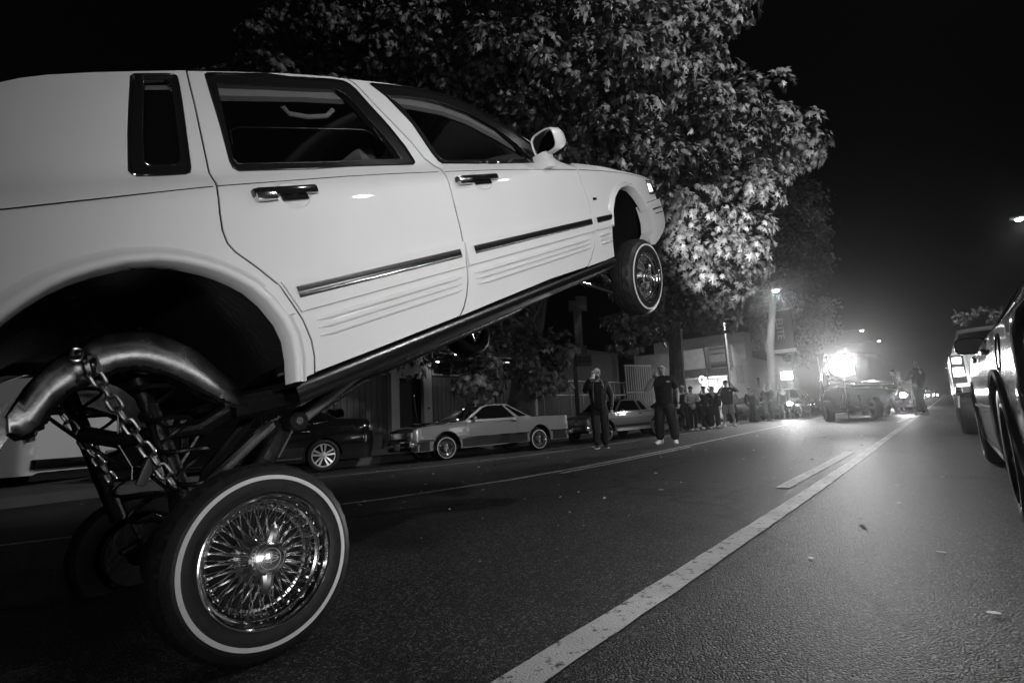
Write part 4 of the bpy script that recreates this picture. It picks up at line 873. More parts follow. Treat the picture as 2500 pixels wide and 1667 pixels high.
    # bumper bright strip
    q = [(x, side * (hero_w(x, .70) + .026), .70 + (x - 3.5) * .03) for x in (3.58, 3.7, 3.8, 3.9, 3.97, 4.02)]
    mb = MB(); mb.tube(q, .012, 8, True, .5); mb.obj('bumper_strip', BLACKTRIM, par)
    q = [(x, side * (hero_w(x, .66) + .026), .66 + (x - 3.5) * .03) for x in (3.6, 3.7, 3.8, 3.9, 3.97, 4.02)]
    mb = MB(); mb.tube(q, .004, 6); mb.obj('bumper_strip', CHROME, par)
    # inner pillar trims seen through the windows
    for a, b in (((1.03, 1.52), (1.26, 1.17)), ((.37, 1.5), (.33, 1.17))):
        mb = MB(); mb.tube([(a[0], side * (hero_w(*a) - .05), a[1]), (b[0], side * (hero_w(*b) - .06), b[1])], .028, 8); mb.obj('pillar_trim', INTER, par)
    q = [(x, side * (hero_w(x, z) - .05), z - .035) for x, z in [(.2, 1.485), (.45, 1.515), (.8, 1.54), (1.1, 1.55), (1.4, 1.55), (1.62, 1.53), (1.8, 1.48), (2.0, 1.385), (2.2, 1.28)]]
    mb = MB(); mb.tube(q, .03, 8); mb.obj('roof_rail_trim', INTER, par)
    q = [(.74, side * (.72), 1.475), (.77, side * .70, 1.455), (.86, side * .69, 1.45), (.95, side * .70, 1.455), (.98, side * .72, 1.475)]
    mb = MB(); mb.tube(q, .010, 8); mb.obj('grab_handle', INTER, par)
    if side == 1:     # the driver's door stands open, hinged at its front edge
        hx, hy = 2.52, .90
        R = Matrix.Translation((hx, hy, 0)) @ Matrix.Rotation(radians(-22), 4, 'Z') @ Matrix.Translation((-hx, -hy, 0))
        fd.matrix_local = R
        mb = MB(); mb.rbox((1.9, .86, .83), (1.2, .05, .62), .02); mb.obj('door_card', INTERD, fd)
        mb = MB(); mb.rbox((1.75, .815, .95), (.55, .07, .05), .015); mb.obj('armrest', INTERD, fd)
        for k in range(3):
            mb = MB(); mb.rbox((1.85 + .09 * k, .80, .98), (.05, .05, .012), .004); mb.obj('window_switch', SATIN, fd)

# roof, glass and decks between the two sides
def across(x, z, n=14, crown=.09):
    w = hero_w(x, z) - .004; r_ = []
    for k in range(n + 1):
        t = -1 + 2 * k / n; r_.append((x, t * w, z + crown * (1 - abs(t) ** 2.4)))
    return r_
rf = [p for p in roofl if p[0] < 1.63]
mb = MB(); mb.strip([across(x, z) for x, z in [(-.25, 1.362)] + rf]); mb.obj('roof', WHITE, hero)
mb = MB(); mb.strip([[(x, y, z - .03) for x, y, z in across(x, z)] for x, z in [(-.2, 1.38)] + rf]); mb.obj('headliner', INTER, hero)
mb = MB(); mb.strip([across(x, z, crown=c) for x, z, c in ((1.64, 1.555, .09), (1.9, 1.455, .1), (2.2, 1.315, .1), (2.46, 1.16, .1))]); mb.obj('windshield', GLASS, hero)
mb = MB(); mb.strip([across(x, z, crown=c) for x, z, c in ((-.27, 1.35, .09), (-.62, 1.13, .08), (-.84, 1.08, .06))]); mb.obj('rear_glass', DGLASS, hero)
mb = MB(); mb.strip([across(x, z, crown=c) for x, z, c in ((-.85, 1.078, .05), (-1.2, 1.05, .05), (-1.50, 1.01, .05), (-1.52, .75, .0), (-1.46, .56, 0), (-1.3, .5, 0))]); mb.obj('trunk_lid', WHITE, hero)
mb = MB(); mb.strip([across(x, z, crown=c) for x, z, c in ((2.47, 1.15, .03), (2.56, 1.125, .03), (2.747, 1.117, .03), (3.139, 1.055, .035), (3.419, 1.022, .03), (3.83, .981, .02), (4.0, .955, .0))]); mb.obj('hood', WHITE, hero)
mb = MB(); mb.rbox((4.06, 0, .86), (.10, .52, .16), .02); gr = mb.obj('grille', CHROME, hero)
for k in range(11):
    mb = MB(); mb.box((4.115, -.22 + .044 * k, .86), (.012, .012, .13)); mb.obj('grille_bar', BLACKTRIM, gr)
mb = MB(); mb.rbox((4.0, 0, .62), (.16, 1.50, .24), .05); mb.obj('front_bumper', WHITE, hero)
mb = MB(); mb.rbox((-1.50, 0, .60), (.16, 1.76, .26), .05); mb.obj('rear_bumper', WHITE, hero)
# interior
for y in (-.40, .40):
    mb = MB(); mb.rbox((1.30, y, .99), (.20, .52, .56), .07, Matrix.Rotation(0, 4, 'Y')); st = mb.obj('front_seat', INTERD, hero)
    mb = MB(); mb.rbox((1.25, y, 1.32), (.11, .28, .16), .04); mb.obj('headrest', INTER, st)
    mb = MB(); mb.rbox((1.62, y, .74), (.56, .54, .18), .05); mb.obj('seat_cushion', INTERD, st)
mb = MB(); mb.rbox((.16, 0, 1.10), (.18, 1.40, .30), .06); mb.obj('rear_seat', INTERD, hero)
mb = MB(); mb.rbox((2.28, 0, 1.07), (.34, 1.52, .16), .05); mb.obj('dashboard', INTERD, hero)
mb = MB(); mb.tube([(1.95 + .05 * sin(q), .40 + .18 * cos(q), 1.10 + .17 * sin(q)) for q in [tau * k / 24 for k in range(25)]], .014, 8, False); mb.obj('steering_wheel', INTERD, hero)
mb = MB(); mb.box((1.52, 0, .44), (2.34, 1.74, .02)); mb.obj('floor_pan', CHASSIS, hero)
# mirrors
for side in (-1, 1):
    c = Vector((2.225, side * .985, 1.228)); R = Matrix.Rotation(radians(side * 8), 4, 'Z')
    M = Matrix.Translation(c) @ R
    rows = []
    for x, s in ((-.055, .86), (-.060, .97), (-.045, 1.0), (.02, .97), (.065, .78), (.085, .45), (.088, .02)):
        r_ = []
        for k in range(21):
            q = tau * k / 20; cx = abs(cos(q)) ** .55 * (1 if cos(q) > 0 else -1); cz = abs(sin(q)) ** .55 * (1 if sin(q) > 0 else -1)
            r_.append(M @ Vector((x, cx * .092 * s, cz * .068 * s)))
        rows.append(r_)
    mb = MB(); mb.strip(rows); mi = mb.obj('side_mirror', WHITE, hero, ang=50)
    mb = MB()
    r0 = []
    for k in range(20):
        q = tau * k / 20; cx = abs(cos(q)) ** .55 * (1 if cos(q) > 0 else -1); cz = abs(sin(q)) ** .55 * (1 if sin(q) > 0 else -1)
        r0.append(M @ Vector((-.050, cx * .080, cz * .056)))
    mb.poly(r0); mb.obj('mirror_glass', MIRROR, mi, smooth=False)
    mb = MB(); mb.prism([(2.10, side * .88, 1.10), (2.22, side * .88, 1.095), (2.19, side * .96, 1.19), (2.11, side * .96, 1.19)], (0, -side * .03, .01)); 
    mb = MB(); mb.rbox((2.20, side * .925, 1.135), (.095, .10, .10), .02); mb.obj('mirror_foot', WHITE, mi)

# wheels ------------------------------------------------------------
def tyre_lug(i, j): return -.0085 if (TYRE[i][1] < -.022 and TYRE[i][1] > -.15 and (j // 2) % 2 == 0 and abs(TYRE[i][1] + .086) > .03) else (-.003 if i in GROOVE else 0)
TYRE = [(.1835, -.004), (.188, .003), (.198, .0065), (.210, .0075), (.2172, .0070), (.2175, .0060), (.2370, .0035), (.2372, .0045), (.246, .001), (.2465, -.0005), (.257, -.0085), (.2665, -.020), (.2735, -.030), (.2775, -.042), (.2785, -.060), (.2785, -.066), (.2785, -.084), (.2785, -.090), (.2785, -.108), (.2780, -.128), (.2735, -.142), (.266, -.152), (.25, -.164), (.21, -.168), (.184, -.160)]
GROOVE = (15, 17)
SPOKE_ME = {}
def wire_wheel(parent, c, n, up, detail=True, name='wheel', ww=True, s=1.0):
    M = axis_frame(c, n, up) @ Matrix.Scale(s, 4)
    w = bpy.data.objects.new(name, None); COL.objects.link(w); w.parent = parent; w.matrix_local = M
    MB().lathe(TYRE, 144 if detail else 72, mod=tyre_lug).obj('tyre', RUBBER, w, ang=25)
    if ww: MB().lathe([(.2246, .0050), (.2250, .0072), (.230, .0062), (.2368, .0046), (.2373, .0030)], 96).obj('whitewall', WWALL, w)
    rim = MB().lathe([(.182, -.006), (.1878, -.001), (.1888, .004), (.1870, .0075), (.1835, .0080), (.1800, .0055), (.1775, -.001), (.1755, -.008), (.1715, -.011), (.1690, -.013), (.1665, -.030), (.1640, -.033), (.1570, -.036), (.1555, -.060), (.1540, -.074), (.1470, -.079), (.1395, -.080), (.1375, -.083), (.1375, -.095), (.150, -.110), (.152, -.15)], 96).obj('rim', CHROME, w, ang=25)
    MB().lathe([(.150, -.118), (.10, -.122), (.0, -.122)], 48).obj('brake_drum', CHASSIS, w)
    MB().lathe([(.066, -.112), (.062, -.100), (.050, -.094), (.046, -.06), (.044, -.022), (.052, -.016), (.0535, -.008), (.049, -.002), (.0475, .006), (.0455, .0105), (.0415, .0125), (.0400, .0105), (.032, .0122), (.020, .0140), (.009, .0149), (.0, .0151)], 48).obj('hub', SPOKEM, w, ang=20)
    key = 'spoke'
    if key not in SPOKE_ME:
        SPOKE_ME['front'] = MB().tube([(.050, 0, -.018), (.095, .004, -.050), (.136, .009, -.077), (.1415, .010, -.0795)], [.0021, .0021, .0021, .0034], 6).mesh('spoke', SPOKEM)
        SPOKE_ME['back'] = MB().tube([(.062, 0, -.100), (.110, -.009, -.070), (.154, -.018, -.040), (.158, -.019, -.037)], [.0021, .0021, .0021, .0036], 6).mesh('spoke', SPOKEM)
        SPOKE_ME[key] = 1
    N = 52
    if detail:
        for k in range(N):
            o = link('spoke', SPOKE_ME['front'], w, Matrix.Rotation(tau * k / N, 4, 'Z') @ (Matrix.Identity(4) if k % 2 else Matrix.Scale(-1, 4, (0, 1, 0))))
            o = link('spoke', SPOKE_ME['back'], w, Matrix.Rotation(tau * (k + .5) / N, 4, 'Z') @ (Matrix.Identity(4) if k % 2 else Matrix.Scale(-1, 4, (0, 1, 0))))
    else:
        mb = MB()
        for k in range(N):
            for key2, off in (('front', 0), ('back', .5)):
                me = SPOKE_ME[key2]; R = Matrix.Rotation(tau * (k + off) / N, 4, 'Z')
                mb.add([v.co for v in me.vertices], [tuple(p.vertices) for p in me.polygons], R)
        s_ = mb.obj('spokes', SPOKEM, w); stuff(s_)
    # two-eared knock-off spinner
    for sgn, lean in ((1, .22), (-1, .12)):
        R = Matrix.Rotation(radians(-12) * sgn * 0 + (0 if sgn > 0 else pi) + lean * (-1 if sgn > 0 else -1), 4, 'Z')
        rows = []
        for y, wd, z in ((.036, .019, .006), (.050, .017, .009), (.070, .014, .010), (.088, .0125, .006), (.094, .0095, .002)):
            rows.append([R @ Vector(p) for p in ((-wd, y, z - .007), (-wd * .9, y, z), (-wd * .35, y, z + .005), (wd * .35, y, z + .005), (wd * .9, y, z), (wd, y, z - .007))])
        mb = MB(); mb.strip(rows); mb.obj('spinner_ear', mat('spinner_metal', .55, .32, metal=1.0), w, ang=25)
    mb = MB()
    e = [(.021 * cos(q), .0085 * sin(q), (.0163)) for q in [tau * k / 28 for k in range(29)]]
    mb.tube(e, .0009, 5, False); mb.tube([(-.024, 0, .0158), (0, 0, .0163), (.024, 0, .0158)], .0011, 5); mb.tube([(0, -.014, .0163), (0, .014, .0163)], .0011, 5)
    mb.tube([(.029 * cos(q), .029 * sin(q), .0130) for q in [tau * k / 40 for k in range(41)]], .0006, 5, False)
    mb.obj('emblem', WWALL, w)
    for k in range(20):
        q = tau * k / 20
    return w
wu = Vector(D['wup'])
nr = Vector(D['rw']['n']); c_r = Vector(D['rw']['c']); nf = Vector(D['fw']['n']); c_f = Vector(D['fw']['c'])
wire_wheel(hero, c_r, nr, wu)
wire_wheel(hero, c_f, nf, wu, False)
nr2 = Vector((0, 1, .02)); c_r2 = c_r - nr * 1.62
wire_wheel(hero, c_r2, -nr, wu, False)
c_f2 = Vector((c_f.x, 1.0, c_f.z)); wire_wheel(hero, c_f2, Vector((nf.x, -nf.y, nf.z)), wu, False)
# valve stem with cap
# underbody -----------------------------------------------------------
for side in (-1, 1):
    rt = [Vector(p) for p in D['rail_top']]; rb = [Vector(p) for p in D['rail_bot']]
    def resample(L, n):
        d = [0]
        for i in range(1, len(L)): d.append(d[-1] + (L[i] - L[i - 1]).length)
        return [Vector((interp(d[-1] * k / (n - 1), d, [p.x for p in L]), interp(d[-1] * k / (n - 1), d, [p.y for p in L]), interp(d[-1] * k / (n - 1), d, [p.z for p in L]))) for k in range(n)]
    a = resample(rt, 30); b = resample(rb, 30)
    if side == 1:
        a = [Vector((p.x, -p.y, p.z)) for p in a]; b = [Vector((p.x, -p.y, p.z)) for p in b]
    rows = []
    for p, q in zip(a, b):
        p, q = p + (p - q) * .06, q - (p - q) * .06
        m = (p + q) / 2; dy = Vector((0, -side * .075, 0)); e = (p - q) * .12; o = Vector((0, side * .0, 0))
        y1 = Vector((0, side * .006, 0))
        rows.append([p - dy * -1 * 1 if False else p + Vector((0, -side * .08, 0)), p + Vector((0, -side * .012, 0)), p - e * .25 + y1 * 0, p - e * .6 + y1 * .6, m + y1 * .8, q + e * .6 + y1 * .6, q + e * .25, q + Vector((0, -side * .012, 0)), q + Vector((0, -side * .08, 0)), p + Vector((0, -side * .08, 0))])
    mb = MB(); mb.strip(rows); rail = mb.obj('frame_rail', RAILM, hero, ang=50)
    # weld bead along the lower edge
    mb = MB(); random.seed(3)
    q = [Vector((p.x, p.y + side * .002, p.z - .004)) + Vector((random.uniform(-.003, .003), 0, random.uniform(-.004, .004))) for p in resample(b, 90)]
    mb.tube(q, [random.uniform(.004, .0085) for _ in q], 6); mb.obj('weld_bead', CHASSIS, rail)
    mb = MB(); mb.tube([(.22, side * .50, .43), (.40, side * .52, .40), (.9, side * .50, .37), (2.0, side * .46, .37), (2.7, side * .40, .42), (3.3, side * .38, .5)], .05, 8); mb.obj('side_rail', CHASSIS, hero)
    # inner fender
    inn = [Vector(p) for p in D['innerf']]
    rows = []
    for p in resample([Vector((-.62, -.4, .75))] + inn + [Vector((.32, -.4, .50))], 28):
        rows.append([(p.x, side * y, p.z + dz) for y, dz in ((.93, -.0), (.80, .015), (.62, .012), (.52, .0), (.40, -.02), (.2, -.03), (0, -.03))])
    mb = MB(); mb.strip(rows); mb.obj('inner_fender', CHASSIS, hero)
    rows = []
    for k in range(17):
        q = pi * k / 16; x = 3.12 + .46 * cos(q); z = .46 + .50 * sin(q)
        rows.append([(x, side * y, z) for y in (.90, .7, .45)])
    mb = MB(); mb.strip(rows); mb.obj('front_wheel_well', CHASSIS, hero)
    # front suspension arms
    yy = side
    for p, q, r_ in (((2.70, .60, .45), (2.96, .86, .30), .02), ((3.20, .52, .50), (2.97, .86, .30), .018), ((2.62, .55, .42), (2.95, .84, .12), .024), ((3.15, .50, .40), (2.96, .84, .12), .02)):
        mb = MB(); mb.tube([(p[0], yy * p[1], p[2]), ((p[0] + q[0]) / 2, yy * (p[1] + q[1]) / 2, (p[2] + q[2]) / 2 + .01), (q[0], yy * q[1], q[2])], r_, 8, True, .6); mb.obj('control_arm', SATIN, hero)
    mb = MB(); mb.tube([(2.97, yy * .62, .62), (2.97, yy * .78, .20)], .035, 12); mb.obj('hydraulic_ram', SATIN, hero)
# rear axle with its differential
ax0 = c_r - nr * .10; ax1 = c_r2 + nr * .10; mid = (ax0 + ax1) / 2
mb = MB(); L_ = [ax0 + (ax1 - ax0) * t for t in (0, .08, .3, .42, .46, .5, .54, .58, .7, .92, 1)]
mb.tube(L_, [.07, .045, .042, .06, .13, .15, .13, .06, .042, .045, .07], 16); mb.obj('rear_axle', CHASSIS, hero)
for side in (-1, 1):   # coil springs, brackets and the dark clutter round the axle
    c0 = Vector((.02, side * .40, .80)); c1 = ax0.lerp(ax1, .16 if side < 0 else .84) + Vector((.03, 0, .05))
    q = []
    for k in range(121):
        t = k / 120; an = t * tau * 6.5; e = c0.lerp(c1, t); q.append(e + Vector((.062 * cos(an), .062 * sin(an), 0)))
    mb = MB(); mb.tube(q, .0075, 6); mb.obj('coil_spring', CHASSIS, hero)
    e = ax0.lerp(ax1, .12 if side < 0 else .88)
    mb = MB(); mb.rbox((e.x + .03, e.y, e.z + .08), (.10, .03, .16), .006); mb.rbox((e.x - .03, e.y + .04, e.z + .05), (.12, .06, .02), .004); mb.obj('axle_bracket', CHASSIS, hero)
    mb = MB(); mb.tube([(.35, side * .30, .36), (.15, side * .22, .22), (mid.x + .08, side * .14, mid.z + .12)], .022, 8); mb.obj('upper_link', CHASSIS, hero)
mb = MB(); mb.tube([(1.9, 0, .40), (.5, 0, .22), (mid.x + .12, mid.y, mid.z)], [.04, .04, .05], 12); mb.obj('drive_shaft', CHASSIS, hero)
mb = MB(); mb.rbox((-.78, .12, .62), (.60, 1.0, .34), .06); mb.obj('fuel_tank', CHASSIS, hero)
mb = MB(); mb.tube([(.30, -.46, .44), (.12, -.44, .40), (-.08, -.30, .46), (-.14, -.2, .52)], .028, 10); mb.obj('exhaust_pipe', CHASSIS, hero)
# limiting chains: separate links
def chain(path, nlinks, r, pitch):
    ch = bpy.data.objects.new('limit_chain', None); COL.objects.link(ch); ch.parent = hero
    lw = pitch * .36; hl = pitch * .55
    pts = []
    for k in range(33):
        q = tau * k / 32; pts.append(((hl - lw * .6) * (1 if cos(q) > 0 else -1) * min(1, abs(cos(q)) * 3) + lw * .6 * cos(q), lw * sin(q), 0))
    me = MB().tube(pts, r, 8, False).mesh('chain_link', STEEL)
    pts = [Vector(p) for p in path]; d = [0]
    for i in range(1, len(pts)): d.append(d[-1] + (pts[i] - pts[i - 1]).length)
    n = int(d[-1] / pitch)
    for k in range(n + 1):
        s = k * pitch
        f_ = lambda u: Vector((interp(u, d, [p.x for p in pts]), interp(u, d, [p.y for p in pts]), interp(u, d, [p.z for p in pts])))
        c = f_(s); t = (f_(s + .01) - f_(s - .01)).normalized() if s + .01 < d[-1] else (f_(d[-1]) - f_(d[-1] - .02)).normalized()
        y = t.cross(Vector((0, -1, 0))).normalized(); z = t.cross(y)
        R = frame(c, t, y, z) @ Matrix.Rotation(radians(25 if k % 2 else 112) + random.uniform(-.15, .15), 4, 'X')
        link('chain_link', me, ch, R)
    return ch
chain([(-.134, -.64, .69), (-.134, -.62, .667), (-.116, -.62, .533), (-.093, -.62, .399), (-.070, -.62, .278)], 0, .0062, .041)
chain(D['chain2'], 0, .0062, .041)
chain([(-.135, -.585, .735), (-.15, -.61, .745), (-.165, -.61, .715)], 0, .0062, .036)
bl = [Vector(p) for p in D['block']]
mb = MB(); mb.prism([p + Vector((0, -.015, 0)) for p in bl], (0, .06, 0)); mb.obj('chain_bracket', RAILM, hero, smooth=False)
GREYBAR = mat('grey_painted_bar', .11, .45, noise_amt=.15, noise_scale=20)
def flatbar(p, q, w, t, m, nm):
    p = Vector(p); q = Vector(q); x = (q - p).normalized(); y = Vector((0, -1, .1)); y = (y - x * y.dot(x)).normalized(); z = x.cross(y)
    mb = MB(); L = (q - p).length; mb.rbox((L / 2, 0, 0), (L, t, w), .004, frame(p, x, y, z)); return mb.obj(nm, m, hero)
flatbar(D['bar1'][0], D['bar1'][1], .032, .03, GREYBAR, 'panhard_bar')
flatbar(D['bar2'][0], D['bar2'][1], .03, .03, GREYBAR, 'brace_bar')
tb = [Vector(p) for p in D['tube']]; nd = Vector(D['node'])
mb = MB(); mb.tube([tb[0] + (tb[0] - tb[1]) * 1.2, tb[0], tb[1], nd], .021, 12); mb.obj('trailing_arm', GREYBAR, hero)
mb = MB(); mb.tube([nd + Vector((0, -.03, 0)), nd + Vector((0, .05, 0))], .035, 14); mb.obj('pivot_bushing', CHASSIS, hero)
mb = MB(); mb.tube([nd + Vector((0, -.034, 0)), nd + Vector((0, -.03, 0))], .014, 10); mb.obj('pivot_bolt', SATIN, hero)
ar = [Vector(p) for p in D['arm']]
mb = MB(); mb.tube([nd + Vector((-.05, 0, .03)), ar[0], ar[1], ar[1] + (ar[1] - ar[0]) * .9], .02, 10); mb.obj('lower_arm', SATIN, hero)
bk = [Vector(p) for p in D['brk']]
flatbar(bk[0] + Vector((-.03, .02, .0)), bk[1] + Vector((-.03, .02, 0)), .045, .012, CHASSIS, 'arm_bracket')
mb = MB(); mb.tube([bk[0], bk[1]], .004, 6); mb.obj('bracket_edge', SATIN, hero)
mb = MB(); mb.tube([(.03, -.36, .78), (-.01, -.44, .1)], .028, 14); mb.obj('hydraulic_ram', CHASSIS, hero)
mb = MB(); mb.tube([(-.02, .42, .78), (-.03, .50, .1)], .032, 14); mb.obj('hydraulic_ram', CHASSIS, hero)
for pts in ([(-.05, -.3, .55), (-.09, -.32, .45), (-.085, -.34, .36), (-.10, -.34, .32)], [(-.02, -.33, .47), (.005, -.35, .40), (-.012, -.35, .36)]):
    mb = MB(); mb.tube(pts, .0018, 5); mb.obj('loose_wire', WWALL, hero)
for pts in ([(-.16, .1, .62), (-.10, .12, .5), (-.04, .1, .38), (.02, .0, .30), (.06, -.1, .16)], [(.03, -.4, .60), (-.02, -.45, .42), (-.03, -.5, .25), (-.02, -.5, .1)]):
    mb = MB(); mb.tube(pts, .007, 6); mb.obj('hydraulic_hose', CHASSIS, hero)
# headlight beams of the raised car, lighting the leaves ahead of it
for side in (-1, 1):
    p0 = HM @ Vector((4.12, side * .66, .90)); p1 = HM @ Vector((14.0, side * .66 - .35, -.75))
    lamp('headlight_beam', 'SPOT', p0, P_BEAM, p1, .06, 25, .8)
# ------------------------------------------------------------------ the other vehicles
def arch_pts(xc, zc, r, z0, n=14):
    a0 = math.asin(max(-1, min(1, (z0 - zc) / r)))
    return [(xc + r * cos(a0 + (pi - 2 * a0) * k / n), zc + r * sin(a0 + (pi - 2 * a0) * k / n)) for k in range(n + 1)]   # from +x side over the top to -x side
def car_surf(sp):
    W, belt, tum = sp['W'], sp['belt'], sp.get('tumble', .32)
    xf = max(x for x, z in sp['upper']); xr = min(x for x, z in sp['upper']); zl = sp['low']; er = sp.get('endr', .22); eb = sp.get('endb', .14)
    mid = sp.get('mid', .62)
    def w(x, z):
        i = 0.0
        if z > belt: i += sp.get('shoulder', .04) * min(1, (z - belt) / .05) + (z - belt) * tum
        t = (z - mid) / (belt - zl); i += sp.get('barrel', .05) * t * t
        for d in (xf - x, x - xr):
            if d < er: i += eb * (1 - max(0, d) / er) ** 2.2
        i += sp.get('bow', .03) * ((x - (xf + xr) / 2) / ((xf - xr) / 2)) ** 2
        return W - i
    return w
ALLOY = mat('alloy_wheel', .75, .28, metal=.6, coat=.4)
def disc_wheel(parent, c, n, r, wd, style, tm=RUBBER):
    M = axis_frame(c, n, (0, 0, 1)); w = bpy.data.objects.new('wheel', None); COL.objects.link(w); w.parent = parent; w.matrix_local = M
    ri = r * (.70 if style != 'steel' else .62)
    MB().lathe([(ri, -.01), (ri + .02, .004), (r * .88, .006), (r * .97, -.012), (r, -.035), (r, -wd + .035), (r * .97, -wd + .01), (ri, -wd)], 56).obj('tyre', tm, w)
    MB().lathe([(ri * 1.0, -.012), (ri * 1.01, .001), (ri * .955, .002), (ri * .93, -.02), (ri * .90, -.10), (0, -.115)] if style != 'steel' else [(ri, -.01), (ri * .97, .0), (ri * .9, -.015), (ri * .8, -.04), (ri * .4, -.03), (ri * .3, -.01), (0, -.01)], 40).obj('rim', {'twin': ALLOY, 'dark': BLACKTRIM, 'steel': DCHROME}[style] if style != 'twin' else CHASSIS, w)
    if style == 'twin':
        MB().lathe([(ri * .99, -.008), (ri * 1.01, .003), (ri * .95, .003), (ri * .93, -.012)], 48).obj('rim_lip', ALLOY, w)
        for k in range(5):
            q = tau * k / 5 + .31
            for s in (-1, 1):
                a0, a1 = q + s * .20, q + s * .17
                rows = []
                for t in (0, .35, .7, 1):
                    rr = ri * (.17 + .79 * t); an = q + s * (.30 - .10 * t); hw = .016 + .008 * t
                    e = Vector((cos(an), sin(an), 0)); p = Vector((-sin(an), cos(an), 0)); z = -.022 + .02 * t
                    rows.append([e * rr - p * hw + Vector((0, 0, z - .02)), e * rr - p * hw * .8 + Vector((0, 0, z)), e * rr + p * hw * .8 + Vector((0, 0, z)), e * rr + p * hw + Vector((0, 0, z - .02))])
                mb = MB(); mb.strip(rows); mb.obj('spoke', ALLOY, w, ang=25)
        MB().lathe([(ri * .27, -.04), (ri * .26, -.02), (ri * .15, -.012), (0, -.010)], 24).obj('hub', ALLOY, w)
    elif style == 'dark':
        mb = MB()
        for k in range(9):
            R = Matrix.Rotation(tau * k / 9, 4, 'Z'); mb.box((ri * .52, 0, -.02), (ri * .8, .03, .02), R)
        mb.obj('spokes', BLACKTRIM, w)
        MB().lathe([(ri * 1.0, -.004), (ri * 1.01, .004), (ri * .97, .004), (ri * .96, -.006)], 48).obj('rim_lip', SATIN, w)
    return w
def small_wire(parent, c, n, s):
    return wire_wheel(parent, c, n, (0, 0, 1), False, s=s)

